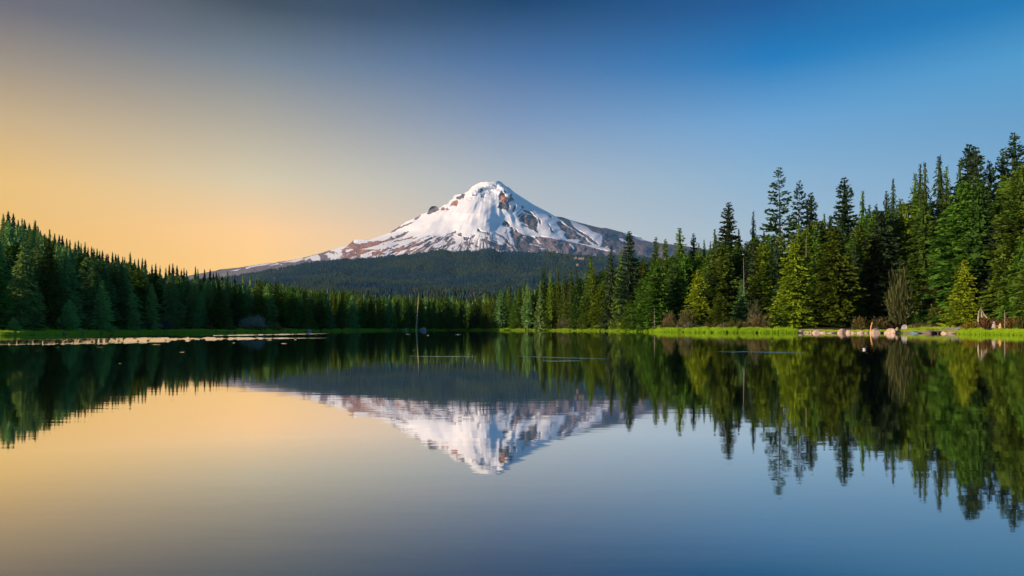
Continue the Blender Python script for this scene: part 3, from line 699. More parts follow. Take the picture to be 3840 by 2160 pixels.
KIND_COL = {  # base colours, linear
    'dark': (0.042, 0.088, 0.040), 'green': (0.070, 0.175, 0.020), 'olive': (0.105, 0.185, 0.012), 'blue': (0.165, 0.290, 0.090), 'yellow': (0.165, 0.240, 0.012),
    'teal': (0.160, 0.340, 0.115), 'mid': (0.090, 0.165, 0.018)}
trees = []   # dicts: x,y,z,h,r,kind,col,label,hero
def add_tree(u, vtop, Y, kind, col, wpx=None, label=None, width=None, group=None, sink=0.3):
    if label: Y = max(Y, shoreY(u) + 7)
    x = (u - UC) / F * Y; z0 = gz(x, Y) - sink; zt = H + (VH - vtop) / F * Y; h = zt - z0
    if h < 1.2: return
    r = (wpx / 2) / F * Y if wpx else h * (width or .15)
    trees.append(dict(x=x, y=Y, z=z0, h=h, r=r, kind=kind, col=col, label=label, group=group, u=u, vt=vtop, Y=Y, hero=label is not None))


HEROES = [  # u, top v, distance, crown kind, colour, crown width px, label
 (2933, 626, 262, 'sparse', 'dark', 150, 'tallest dark fir with open tiers against the sky left of its shorter pair'),
 (2990, 674, 268, 'sparse', 'dark', 110, 'second dark sparse fir just right of the tallest open fir'),
 (3043, 722, 262, 'fir', 'dark', 100, 'dark fir lowest of the three standing together right of the tallest fir'),
 (2725, 759, 262, 'fir', 'dark', 130, 'lone dark fir with upswept branches above the skyline left of the tallest fir'),
 (3173, 667, 255, 'fir', 'dark', 140, 'broad dark fir with a pointed top between the tall trio and the drooping hemlocks'),
 (3235, 714, 262, 'hemlock', 'green', 90, 'thin hemlock with nodding tip just right of the broad pointed fir'),
 (3314, 717, 255, 'fir', 'dark', 80, 'short dark fir beside the slim spire hemlock'),
 (3344, 667, 258, 'hemlock', 'dark', 76, 'slim spire hemlock with tight tiers above the shore boulders'),
 (3262, 767, 262, 'spruce', 'mid', 80, 'low green conifer top between thin nodding hemlock and short dark fir'),
 (3426, 646, 238, 'hemlock', 'mid', 120, 'hemlock with ragged left side above the big green bank of trees'),
 (3449, 614, 245, 'hemlock', 'dark', 90, 'hemlock with curled tip, left of a pair of nodding tips'),
 (3476, 605, 242, 'hemlock', 'mid', 90, 'hemlock with curled tip, right of a pair of nodding tips'),
 (3540, 579, 228, 'hemlock', 'dark', 150, 'tall hemlock with the longest bent leader in the right woods'),
 (3562, 620, 245, 'hemlock', 'mid', 90, 'brownish hemlock behind the long bent leader'),
 (3593, 600, 240, 'hemlock', 'mid', 100, 'hemlock with bushy bent tip left of the two tiered firs'),
 (3634, 538, 232, 'fir', 'dark', 150, 'tall tiered fir with needle-like leader, left of the tiered pair'),
 (3672, 547, 224, 'fir', 'dark', 160, 'tall tiered fir with feathery top, right of the tiered pair'),
 (3719, 600, 232, 'fir', 'dark', 100, 'dark fir top below and right of the tiered pair'),
 (3760, 558, 236, 'fir', 'dark', 120, 'dark fir with thin tiered spire near the right picture edge'),
 (3807, 497, 228, 'fir', 'dark', 170, 'highest dark fir at the right picture edge'),
 (3852, 560, 226, 'fir', 'dark', 150, 'dark fir cut off by the right picture edge'),
 (2360, 867, 288, 'fir', 'dark', 100, 'dark fir in front of the right mountain shoulder with sharp tip'),
 (2292, 921, 300, 'spruce', 'dark', 72, 'dark pointed spruce just left of the fir before the mountain shoulder'),
 (2325, 935, 296, 'spruce', 'mid', 70, 'bushy spruce touching the left side of the mountain shoulder fir'),
 (2457, 889, 280, 'fir', 'mid', 66, 'slim dark fir top over the end of the mountain ridge'),
 (2497, 897, 285, 'fir', 'mid', 56, 'slim fir top right of the one over the ridge end'),
 (2552, 853, 275, 'spruce', 'mid', 110, 'wide green spruce with tall rounded peak right of the mountain'),
 (2605, 875, 280, 'fir', 'dark', 66, 'dark blackish fir with flat tufted top'),
 (2624, 910, 284, 'spruce', 'dark', 50, 'small dark spire touching the tufted blackish fir'),
 (2644, 897, 286, 'spruce', 'dark', 46, 'left of two small matching dark spires on the skyline'),
 (2660, 903, 282, 'spruce', 'dark', 46, 'right of two small matching dark spires on the skyline'),
 (2683, 856, 280, 'hemlock', 'mid', 70, 'hemlock leaning on the left side of the lone upswept fir'),
 (2775, 856, 276, 'hemlock', 'dark', 60, 'dark hemlock just right of the lone upswept fir'),
 (2824, 791, 268, 'hemlock', 'dark', 66, 'narrow spire hemlock alone between upswept fir and tallest fir'),
 (2868, 863, 268, 'hemlock', 'mid', 60, 'small hemlock at the left foot of the tallest fir'),
 (3085, 799, 262, 'hemlock', 'mid', 60, 'thin hemlock right of the dark fir trio'),
 (3106, 809, 258, 'pine', 'dark', 60, 'round tufted pine top right of the dark fir trio'),
 (3288, 767, 262, 'fir', 'dark', 50, 'tiny dark spire on the skyline above the boulders'),
 (3376, 749, 250, 'pine', 'dark', 80, 'tufted pine top with open sides left of the ragged hemlock'),
 (2036, 1001, 318, 'fir', 'green', 60, 'bluish green fir at the left end of the right woods'),
 (2067, 1012, 322, 'spruce', 'olive', 40, 'slim olive spruce second from the left end of the right woods'),
 (2093, 993, 320, 'spruce', 'mid', 40, 'columnar dark green spruce with rounded spire'),
 (2117, 1010, 322, 'spruce', 'mid', 40, 'spruce right of the columnar rounded spire'),
 (2140, 1001, 320, 'spruce', 'mid', 46, 'middle spruce of three even tops at the right woods edge'),
 (2163, 1016, 318, 'spruce', 'green', 42, 'short spruce before the high dark top'),
 (2210, 956, 312, 'spruce', 'mid', 76, 'high dark spruce top standing over its row before the blue foothills'),
 (2225, 985, 305, 'spruce', 'olive', 50, 'olive spruce leaning against the high dark top'),
 (2420, 1043, 262, 'cedar', 'green', 110, 'rounded light green cedar with thin upright shoots'),
 (2457, 980, 258, 'cedar', 'green', 120, 'broad mid green cedar behind the rounded one with shoots'),
 (2620, 1008, 244, 'cedar', 'yellow', 87, 'bright olive cedar glowing in sunlight behind lime grass'),
 (2560, 950, 262, 'cedar', 'green', 110, 'green cedar left of the glowing olive cedar'),
 (2700, 930, 250, 'cedar', 'olive', 109, 'large olive cedar with brownish heart right of the glowing one'),
 (2660, 936, 258, 'cedar', 'mid', 90, 'leafy cedar between the glowing and the large olive cedar'),
 (2698, 1093, 232, 'cedar', 'olive', 66, 'young olive cedar on the shore before the large olive cedar'),
 (2784, 1046, 236, 'spruce', 'teal', 74, 'bluish spruce with bare white top trunk near the shore'),
 (2820, 960, 244, 'cedar', 'mid', 90, 'green cedar right of the bluish bare topped spruce'),
 (2972, 905, 222, 'cedar', 'yellow', 123, 'tall bright olive cedar beside the first boulders'),
 (2900, 940, 240, 'cedar', 'green', 110, 'deep green cedar left of the tall bright olive cedar'),
 (3060, 860, 236, 'cedar', 'green', 110, 'shady green cedar between the two large olive cedars'),
 (3130, 845, 218, 'cedar', 'olive', 167, 'widest olive cedar with its pale trunk showing above the boulders'),
 (3225, 840, 232, 'cedar', 'mid', 130, 'mid green cedar behind the widest olive cedar'),
 (3278, 870, 226, 'cedar', 'olive', 130, 'olive green cedar with thin pale trunk above the leaning stick'),
 (3340, 840, 232, 'cedar', 'green', 130, 'green cedar bank left of the tall hemlocks'),
 (3455, 800, 222, 'hemlock', 'green', 170, 'broad green hemlock behind the bare grey shrub tree'),
 (3560, 780, 218, 'hemlock', 'dark', 160, 'deep green hemlock behind the small golden tree'),
 (3660, 790, 214, 'spruce', 'dark', 190, 'broad dark spruce in the shadows right of the golden tree'),
 (3614, 972, 190, 'cedar', 'yellow', 95, 'small golden green tree standing alone beside the boat ramp'),
 (3838, 630, 196, 'pine', 'mid', 195, 'massive pine with rounded clumps at the right picture edge'),
 (3765, 1055, 186, 'hemlock', 'olive', 70, 'thin young conifer with sparse lit branches before the olive pine'),
 (3720, 900, 200, 'pine', 'mid', 110, 'dark green pine arm left of the massive edge pine'),
 (2365, 1098, 270, 'cedar', 'olive', 66, 'small olive cedar with bare trunks showing at its foot'),
 (2255, 1060, 292, 'cedar', 'olive', 66, 'pale green shaggy cedar at the bend of the right shore'),
 (2212, 1100, 290, 'cedar', 'mid', 60, 'dark bushy cedar beside the pale shaggy one'),
 (2055, 1110, 315, 'cedar', 'olive', 46, 'low olive tree marking the left corner of the right woods'),
 (1820, 1126, 400, 'spruce', 'olive', 36, 'olive spruce of the sunlit pair on the far shore, left one'),
 (1838, 1118, 405, 'spruce', 'olive', 38, 'olive spruce of the sunlit pair on the far shore, right one'),
 (1487, 1198, 378, 'cedar', 'olive', 16, 'little round olive tree left of the leaning dead trunk'),
 (1598, 1186, 375, 'cedar', 'yellow', 14, 'little golden tree right of the leaning dead trunk'),
 (258, 1122, 152, 'spruce', 'teal', 74, 'small lone blue-green spruce at the front of the left meadow'),
 (52, 1190, 143, 'spruce', 'teal', 50, 'lowest bushy spruce on the meadow near the left picture edge'),
 (45, 1010, 168, 'spruce', 'teal', 84, 'tall blue-green spruce nearest the left picture edge'),
 (138, 1062, 160, 'spruce', 'blue', 70, 'dark spruce left of the small lone spruce'),
 (180, 1100, 163, 'spruce', 'blue', 56, 'short dark spruce behind the small lone spruce'),
 (385, 1050, 170, 'spruce', 'teal', 80, 'layered blue-green spruce at the meadow edge, right of the small lone spruce'),
 (493, 1090, 178, 'spruce', 'blue', 54, 'straight narrow spruce at the end of the left meadow'),
 (570, 1060, 186, 'spruce', 'blue', 54, 'narrow layered spruce behind the left meadow point'),
]
for (u, v, Y, k, c, w, lab) in HEROES: add_tree(u, v, Y, k, c, w, lab)

# skyline trees on the left hill
g2 = random.Random(21)
spikes = [(12,799),(31,789),(50,797),(68,822),(83,818),(92,822),(110,835),(132,824),(142,845),(152,862),(168,874),(186,857),(205,873),(222,878),(234,880),(250,892),(262,897),(282,905),(294,901),(304,911),(319,906),(330,925),(344,922),(352,930),(364,929),(374,940),(384,937),
          (398,950),(405,950),(422,944),(434,950),(443,952),(460,960),(468,962),(488,944),(505,971),(519,968),(534,966),(545,970),(570,990),(584,986),(600,995),(622,1002),(635,990),(648,986),(664,993),(680,1008),(690,1003),(700,1010),(733,998),(742,1008),(767,1008),(788,1008),(800,1020),(811,1017),(820,1022),(833,1031),(853,1016),(880,1034),(911,1029),(940,1035)]
for (u, v) in spikes:
    Y = 400 + g2.uniform(-12, 12) + max(0, u - 500) * .08
    add_tree(u, v, Y, 'spruce', g2.choice(['dark', 'blue']), None, None, width=g2.uniform(.15, .19))
for k in range(len(pf_u) - 1):   # skyline on towards the right woods
    u0, u1 = pf_u[k], pf_u[k + 1]
    if u0 < 940 or u0 > 2000: continue
    for j in range(max(1, int((u1 - u0) / 13))):
        u = u0 + (u1 - u0) * g2.random(); Y = float(np.interp(u, [960, 1200, 1700, 2000], [400, 440, 520, 380])) + g2.uniform(-15, 15)
        add_tree(u, float(prof(u)) + abs(g2.gauss(0, 7)), Y, g2.choice(['spruce', 'fir', 'spruce']), g2.choice(['dark', 'blue', 'mid', 'teal']), None, None, width=g2.uniform(.10, .13))

# woods fill
def fill(n, u0, u1, kinds, cols, hmin, hmax, smin, smax, over=12, wmul=1.0, seed=3, cellm=5.2):
    g = random.Random(seed); pts = {}
    for _ in range(n):
        u = g.uniform(u0, u1); a = float(az_of(u)); rs = float(shore_r(a)); rr = float(np.interp(a, rg_az, rg_r))
        s = smin + (min(smax, rr - rs + 25) - smin) * g.random() ** 1.25
        r = rs + s; x = r * math.sin(R(a)); y = r * math.cos(R(a))
        if u > 2330 and s < 39 and u < 3900: continue
        if 880 < u < 1085 and s < 27: continue
        cell = (int(x / cellm), int(y / cellm))
        if cell in pts: continue
        pts[cell] = 1
        h = g.uniform(hmin, hmax)
        if g.random() < .15: h *= .6
        z0 = gz(x, y)
        lim = float(prof(u)) + over + abs(g.gauss(0, 10)); vt = VH - (z0 + h - H) / y * F
        if vt < lim: vt = lim; h = H + (VH - vt) / F * y - z0
        if h < 5: continue
        add_tree(u, vt, y, g.choice(kinds), g.choice(cols), None, None, width=g.uniform(.125, .185) * wmul)
fill(3400, -500, 980, ['spruce', 'spruce', 'fir', 'hemlock'], ['blue', 'teal', 'green', 'blue', 'teal', 'mid'], 17, 29, 17, 330, 34, 1.45, 5, 6.6)
fill(1500, 960, 2030, ['spruce', 'fir', 'spruce', 'hemlock'], ['mid', 'mid', 'green', 'teal', 'olive', 'green'], 15, 24, 5, 150, 6, 1.2, 6, 6.0)
fill(3000, 1990, 4200, ['cedar', 'spruce', 'hemlock', 'fir', 'cedar'], ['green', 'green', 'mid', 'dark', 'green', 'mid', 'olive'], 20, 46, 16, 130, 22, 1.2, 7, 4.6)

def forest_selection():
    """which trees show most from the shore: they become things of their own, the rest one mass"""
    W = 1200; occ = np.full(W, 1e9)   # columns of 4 px from u = -400
    cx = lambda u: (u + 400) / 4
    for t in sorted(trees, key=lambda t: t['Y']):
        hw = t['r'] / t['Y'] * F; c0, c1 = int(cx(t['u'] - hw)), int(cx(t['u'] + hw)) + 1
        c0, c1 = max(c0, 0), min(c1, W)
        vb = VH - (t['z'] - H) / t['Y'] * F
        if c1 <= c0: t['ex'] = 0; continue
        cs = np.arange(c0, c1); uu = cs * 4 - 400
        top = t['vt'] + np.abs(uu - t['u']) / max(hw, 2) * (vb - t['vt'])
        inside = (uu > -20) & (uu < 3860)
        t['ex'] = float(np.clip(np.minimum(occ[c0:c1], vb) - top, 0, None)[inside].sum())
        t['full'] = float(np.clip(vb - top, 0, None).sum()) + 1e-6
        tn = t['vt'] + np.abs(uu - t['u']) / max(hw * .8, 2) * (vb - t['vt'])
        occ[c0:c1] = np.minimum(occ[c0:c1], tn)
    keep = [t for t in trees if t['hero'] or t['ex'] / t.get('full', 1) > .03 or t['u'] < -20 or t['u'] > 3860]
    heroes = [t for t in keep if t['hero']]
    rest = sorted([t for t in keep if not t['hero']], key=lambda t: -t['ex'])
    n = 296 - len(heroes)
    return heroes + rest[:n], rest[n:]
solo, mass = forest_selection()

NAMES = {'fir': 'fir_tree', 'sparse': 'fir_tree', 'hemlock': 'hemlock_tree', 'cedar': 'cedar_tree', 'spruce': 'spruce_tree', 'pine': 'pine_tree'}
LAND = [(12, 'left picture edge'), (258, 'small lone spruce'), (370, 'rust red shrub patch'), (620, 'hazy grey-green shrub'), (788, 'white shore stone'), (960, 'silvery willow'), (1160, 'grey shore stone'),
        (1487, 'little round olive tree'), (1565, 'leaning dead trunk'), (1829, 'sunlit spruce pair'), (2055, 'low corner tree'), (2360, 'mountain shoulder fir'), (2620, 'glowing olive cedar'), (2725, 'lone upswept fir'),
        (2933, 'tallest open fir'), (3130, 'widest olive cedar'), (3344, 'slim spire hemlock'), (3614, 'small golden tree'), (3838, 'massive edge pine')]
ORD = ['first', 'second', 'third', 'fourth', 'fifth', 'sixth', 'seventh', 'eighth', 'ninth', 'tenth', 'eleventh', 'twelfth', 'thirteenth', 'fourteenth', 'fifteenth', 'sixteenth', 'seventeenth', 'eighteenth', 'nineteenth', 'twentieth']
def zone_of(t):
    s = t['Y'] - shoreY(t['u']); u = t['u']
    if u < 980: return ('skyline', 'skyline trees of the left hillside') if s > 200 else (('on the wooded slope', 'trees on the slope of the left hillside') if s > 45 else ('in the shore row', 'front row trees behind the left shore'))
    if u < 2030: return ('in the back row', 'back row trees on the far shore') if s > 40 else ('in the front row', 'front row trees on the far shore')
    return ('deep in the woods', 'trees deep in the right woods') if s > 45 else ('near the water', 'front trees of the right woods')
def label_all(ts):
    bins = {}
    for t in ts:
        if t['label']: continue
        z = zone_of(t); k = min(range(len(LAND)), key=lambda q: abs(LAND[q][0] - t['u'])); side = 'left' if t['u'] < LAND[k][0] else 'right'
        if k == 0: side = 'right'
        bins.setdefault((z, k, side), []).append(t)
    for (z, k, side), lst in bins.items():
        lst.sort(key=lambda t: abs(t['u'] - LAND[k][0]))
        for n, t in enumerate(lst):
            word = NAMES[t['kind']].replace('_tree', '')
            tone = {'dark': 'dark', 'green': 'green', 'olive': 'olive green', 'blue': 'blue-green', 'teal': 'blue-green', 'mid': 'mid green', 'yellow': 'golden green'}[t['col']]
            o_ = ORD[n] if n < 20 else f'{n + 1}th'
            where = 'on the skyline' if z[0] == 'skyline' else z[0]
            t['auto'] = (f"{tone} {word} {where}, {o_} {'from' if k == 0 else side + ' of'} the {LAND[k][1]}", z[1])
label_all(solo)

g3 = random.Random(5)
def build_tree(t):
    root = empty(NAMES[t['kind']], (t['x'], t['y'], t['z']), g3.uniform(0, 6.28))
    lst = SPARSE if t['kind'] == 'sparse' else CROWNS[t['kind']]
    cr = obj('crown', g3.choice(lst), root); tk = obj('trunk', TRUNK, root)
    sx = t['r'] * 1.30; cr.scale = (sx, sx * g3.uniform(.9, 1.1), t['h']); tk.scale = (min(sx, t['h'] * .13),) * 2 + (t['h'],)
    root.rotation_euler[0] = R(g3.uniform(-1.2, 1.2)); root.rotation_euler[1] = R(g3.uniform(-1.2, 1.2))
    c = KIND_COL[t['col']]; f = g3.uniform(.62, 1.45) if not (t['hero'] and t['u'] < 620) else 1.7
    if t['col'] == 'yellow': f = 1.35
    h_ = g3.uniform(-.12, .12)
    cr.color = (c[0] * f * (1 + h_), c[1] * f, c[2] * f * (1 - h_), 1)
    if t['label']: tag(root, t['label'], 'tree')
    else:
        tag(root, t['auto'][0], 'tree', t['auto'][1])
for t in solo: build_tree(t)

def build_mass(ts):
    Vs, Ts, C, Ti = [], [], [], []; off = 0
    g = np.random.default_rng(9)
    for t in ts:
        k = t['kind'] if t['kind'] in LOW else 'spruce'
        V, T, ti = LOW[k][g.integers(3)]
        a = g.uniform(0, 6.28); ca, sa = math.cos(a), math.sin(a); r = t['r'] * 1.3
        W = np.empty_like(V); W[:, 0] = (V[:, 0] * ca - V[:, 1] * sa) * r + t['x']; W[:, 1] = (V[:, 0] * sa + V[:, 1] * ca) * r + t['y']; W[:, 2] = V[:, 2] * t['h'] + t['z']
        Vs.append(W); Ts.append(T + off); off += len(V)
        c = np.array(KIND_COL[t['col']]) * g.uniform(.7, 1.3); C.append(np.tile(c, (len(V), 1))); Ti.append(ti)
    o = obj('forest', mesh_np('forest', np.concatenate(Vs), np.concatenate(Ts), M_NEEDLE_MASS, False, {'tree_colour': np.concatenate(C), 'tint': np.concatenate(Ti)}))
    tag(o, 'dense conifer wood filling the ground behind the front trees round the lake', 'forest', kind='stuff')
build_mass(mass)
print('TREES solo', len(solo), 'mass', len(mass))

# ------------------------------------------------------------------ shrubs
def shrub_mesh(name, seed, n, up=.9, leaf=.35, fine=1.0):
    g = np.random.default_rng(seed)
    # stems fan out from the ground, twigs along them
    ph = g.uniform(0, 6.28, n); el = g.uniform(.25, 1.35, n) * up; L = g.uniform(.45, 1.0, n)
    d = np.stack([np.cos(ph) * np.cos(el), np.sin(ph) * np.cos(el), np.sin(el)], -1)
    base = np.stack([g.normal(0, .18, n), g.normal(0, .18, n), np.zeros(n)], -1)
    s = g.random(n) ** .6; P = base + d * (L * s)[:, None]
    tw = d + g.normal(0, .45, (n, 3)); tw /= np.linalg.norm(tw, axis=1)[:, None]
    l = g.uniform(.10, .26, n) * fine; w = np.cross(tw, g.normal(0, 1, (n, 3))); w /= np.linalg.norm(w, axis=1)[:, None] + 1e-6
    w = w * (l * g.uniform(.06, leaf, n))[:, None]
    V = np.stack([P - w * .6, P + w * .6, P + tw * l[:, None] * .6 + w, P + tw * l[:, None]], 1).reshape(-1, 3)
    V[:, 2] = np.maximum(V[:, 2], 0)
    k = np.arange(n) * 4; T = np.concatenate([np.stack([k, k + 1, k + 2], -1), np.stack([k, k + 2, k + 3], -1)])
    # main stems
    m = 14; vs = []; ts = []
    for j in range(m):
        q = g.integers(n); e = base[q] + d[q] * L[q] * .9; ww = np.array([-math.sin(ph[q]), math.cos(ph[q]), 0]) * .015
        b = len(V) + len(vs); vs += [base[q] - ww, base[q] + ww, e]; ts.append((b, b + 1, b + 2))
    V = np.concatenate([V, np.array(vs)]); T = np.concatenate([T, np.array(ts)])
    return mesh_np(name, V, T, M_TWIG, False, {'tint': np.concatenate([np.repeat(g.random(n), 4), np.full(len(vs), .5)])})
SHRUB = [shrub_mesh('shrub_twigs', 5, 1500, .9, .30), shrub_mesh('shrub_twigs', 6, 1300, .9, .30), shrub_mesh('shrub_leaves', 7, 1500, .8, .5)]
THICKET = shrub_mesh('thicket', 8, 2400, .9, .16)
def shrub(u, v_base, Y, wpx, hpx, mesh, col, label, cat='shrub', group=None, name='shrub'):
    x = (u - UC) / F * Y; z = gz(x, Y) - .05
    o = obj(name, mesh, loc=(x, Y, z)); w = wpx / 2 / F * Y * 1.15; hh = hpx / F * Y * 1.1
    o.scale = (w, w * .9, hh); o.rotation_euler = (0, 0, g3.uniform(0, 6.28)); o.color = (*col, 1)
    tag(o, label, cat, group)
BRN = (0.095, 0.085, 0.045); OLB = (0.080, 0.100, 0.03); GRY = (0.13, 0.14, 0.11); RST = (0.13, 0.090, 0.035); GRN = (0.05, 0.085, 0.02)
gs = random.Random(33)
SHN = {}
for k in range(46):
    u = 2035 + (2890 - 2035) * (k + gs.random() * .8) / 46
    col = gs.choice([BRN, BRN, OLB, GRY, RST]); s = gs.uniform(4, 9)
    big = gs.random() < .3
    w = {BRN: 'brown twiggy', OLB: 'olive twiggy', GRY: 'pale grey bare', RST: 'rust tinted'}[col]; SHN[w] = SHN.get(w, -1) + 1
    shrub(u, 0, shoreY(u) + s, gs.uniform(22, 44), gs.uniform(16, 30) * (1.5 if big else 1), gs.choice(SHRUB), col,
          f"{'tall' if big else 'low'} {w} shrub behind the reeds, {ORD[min(SHN[w], 19)]} {w.split()[0]} one from the low corner tree", group='shrubs along the right shore behind the reeds')
ONE = [(2130, 60, 52, THICKET, GRY, 8, 'wide pale bare shrub beside the left corner of the right woods'), (2290, 34, 60, THICKET, OLB, 10, 'tall thin olive shrub by the shore bend'),
       (2575, 60, 80, THICKET, (0.10, 0.11, 0.05), 12, 'tall grey-green willow shrub left of the glowing olive cedar'), (2510, 46, 70, THICKET, (0.15, 0.12, 0.07), 9, 'bare brown shrub beside a small grey dead tree'),
       (2845, 80, 66, THICKET, (0.13, 0.12, 0.06), 8, 'straw coloured bare thicket left of the tall bright cedar'), (2830, 50, 110, THICKET, (0.07, 0.09, 0.05), 14, 'tall bluish bare shrub under the bare topped spruce'),
       (3300, 80, 46, SHRUB[1], (0.095, 0.085, 0.04), 14, 'brown shrub behind the leaning orange stick'), (3225, 56, 50, SHRUB[0], (0.10, 0.09, 0.035), 13, 'rusty shrub left of the leaning orange stick'),
       (3375, 84, 225, THICKET, (0.075, 0.095, 0.04), 18, 'tall grey-green bare tree-like shrub above the grey bank rocks'),
       (3490, 70, 130, THICKET, (0.09, 0.07, 0.035), 26, 'brown bushy shrub at the right side of the standing person'), (3515, 60, 60, SHRUB[2], (0.075, 0.10, 0.02), 22, 'low green shrub at the upper edge of the boat ramp'),
       (3425, 60, 36, SHRUB[2], (0.05, 0.12, 0.02), 20, 'bright green shrub by the grey bank rocks'), (3640, 60, 40, SHRUB[2], (0.15, 0.12, 0.02), 6, 'ochre shrub at the foot of the small golden tree'),
       (3705, 70, 56, SHRUB[0], (0.12, 0.075, 0.04), 10, 'reddish brown shrub left of the grey tree stump'), (3740, 60, 44, SHRUB[1], (0.11, 0.08, 0.04), 12, 'reddish shrub behind the grey tree stump'),
       (3800, 70, 50, SHRUB[0], (0.13, 0.085, 0.03), 11, 'rusty shrub between dead sapling and picture edge'), (3845, 60, 60, SHRUB[2], (0.07, 0.08, 0.02), 8, 'olive shrub at the right picture edge'),
       (960, 72, 52, THICKET, (0.30, 0.33, 0.32), 14, 'round silvery grey bare willow on the left shore'), (925, 56, 42, THICKET, (0.26, 0.29, 0.28), 15, 'smaller silvery willow touching the round one'),
       (945, 90, 22, SHRUB[2], (0.13, 0.15, 0.06), 7, 'low olive shrub in front of the silvery willow'), (1015, 90, 22, SHRUB[2], (0.14, 0.15, 0.055), 8, 'long olive shrub right of the silvery willow'),
       (870, 40, 20, SHRUB[2], (0.07, 0.11, 0.03), 6, 'dark green shrub left of the silvery willow'),
       (1035, 16, 34, THICKET, (0.20, 0.16, 0.06), 12, 'small ochre tree-like shrub right of the silvery willow'),
       (300, 70, 34, SHRUB[2], (0.06, 0.10, 0.03), 14, 'round green shrub right of the small lone spruce'), (215, 60, 26, SHRUB[2], (0.08, 0.13, 0.025), 10, 'pale green shrub left of the small lone spruce'),
       (10, 60, 34, SHRUB[2], (0.07, 0.11, 0.03), 12, 'green shrub at the left picture edge'), (120, 80, 20, SHRUB[2], (0.09, 0.16, 0.02), 8, 'low bright green shrub on the left meadow'),
       (370, 90, 13, SHRUB[0], (0.17, 0.07, 0.03), 10, 'low rust red shrub patch on the left meadow'), (440, 40, 20, SHRUB[2], (0.07, 0.11, 0.03), 9, 'small green shrub right of the rust red patch'),
       (620, 60, 48, THICKET, (0.09, 0.12, 0.09), 9, 'hazy grey-green shrub behind the left shore point'), (560, 34, 44, THICKET, (0.08, 0.12, 0.10), 8, 'thin bluish shrub behind the left shore point'),
       (785, 26, 24, SHRUB[2], (0.13, 0.12, 0.02), 5, 'yellowish shrub by the white stone on the left shore'), (1690, 60, 14, SHRUB[0], (0.09, 0.11, 0.03), 5, 'low shrub on the far shore right of the grey rock'),
       (1975, 50, 14, SHRUB[0], (0.09, 0.09, 0.03), 6, 'low brown shrub on the far shore before the right woods')]
for (u, w, h_, me, col, s, lab) in ONE: shrub(u, 0, shoreY(u) + s, w, h_, me, col, lab)

# ------------------------------------------------------------------ grass
def grass(name, spec, mat, label, seed):
    g = np.random.default_rng(seed); Vs = []; tint = []
    for (u0, u1, s0, s1, n, h0, h1) in spec:
        u = g.uniform(u0, u1, n); a = az_of(u); s = g.uniform(s0, s1, n)
        clump = fbm(u / 14, s / 2.5, seed, 3); edge = np.clip(np.minimum((u - u0), (u1 - u)) / 45 + (.25 if u1 - u0 > 100 else .6), 0, 1); k = (clump > .36) & (g.random(n) < edge)
        u, a, s, clump = u[k], a[k], s[k], clump[k] * (.5 + .5 * edge[k]); m = len(u)
        r = shore_r(a) + s; x = r * np.sin(np.radians(a)); y = r * np.cos(np.radians(a)); z = np.maximum(ground_z(a, r), -.25)
        hh = g.uniform(h0, h1, m) * (.5 + clump); w = g.uniform(.03, .09, m); an = g.uniform(0, 6.28, m)
        lean = g.normal(0, .18, (m, 2)) * hh[:, None]
        B = np.stack([x, y, z], -1); W = np.stack([np.cos(an) * w, np.sin(an) * w, w * 0], -1)
        Tp = B + np.stack([lean[:, 0], lean[:, 1], hh], -1)
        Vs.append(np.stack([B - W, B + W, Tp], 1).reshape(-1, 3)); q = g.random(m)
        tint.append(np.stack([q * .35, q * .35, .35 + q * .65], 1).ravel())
    V = np.concatenate(Vs); T = np.arange(len(V)).reshape(-1, 3)
    o = obj(name, mesh_np(name, V, T, mat, False, {'tint': np.concatenate(tint)})); tag(o, label, 'grass', kind='stuff')
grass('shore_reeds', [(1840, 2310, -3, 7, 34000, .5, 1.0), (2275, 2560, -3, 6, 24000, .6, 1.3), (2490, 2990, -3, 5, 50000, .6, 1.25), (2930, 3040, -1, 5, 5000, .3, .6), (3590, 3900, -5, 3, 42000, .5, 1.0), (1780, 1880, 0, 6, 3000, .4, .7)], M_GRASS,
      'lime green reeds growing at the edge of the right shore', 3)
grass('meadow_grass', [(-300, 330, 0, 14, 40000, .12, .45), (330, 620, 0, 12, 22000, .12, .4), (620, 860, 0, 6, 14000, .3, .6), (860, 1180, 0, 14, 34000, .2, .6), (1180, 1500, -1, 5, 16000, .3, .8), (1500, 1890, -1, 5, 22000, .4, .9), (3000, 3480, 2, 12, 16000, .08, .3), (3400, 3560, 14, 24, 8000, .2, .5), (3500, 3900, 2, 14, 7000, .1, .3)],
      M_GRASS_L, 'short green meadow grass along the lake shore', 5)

# ------------------------------------------------------------------ rocks
def rock_mesh(name, seed, mat, flat=.7):
    bm = bmesh.new(); bmesh.ops.create_icosphere(bm, subdivisions=3, radius=1.0)
    g = random.Random(seed); planes = []
    for _ in range(9):
        n = Vector((g.gauss(0, 1), g.gauss(0, 1), g.gauss(0.15, .8))).normalized(); planes.append((n, g.uniform(.62, .95)))
    off = Vector((seed * 3.1, seed * 1.7, 0))
    for v in bm.verts:
        p = v.co.copy()
        for n, dd in planes:
            e = p.dot(n) - dd
            if e > 0: p -= n * e * .92
        p *= 1 + .09 * mnoise.noise(p * 2.2 + off)
        v.co = p
    zs = [v.co.z for v in bm.verts]; 
    me = bpy.data.meshes.new(name); bm.to_mesh(me); bm.free(); me.materials.append(mat)
    for p in me.polygons: p.use_smooth = False
    return me
ROCK_M = [rock_mesh('boulder', s, M_ROCK) for s in range(1, 7)]
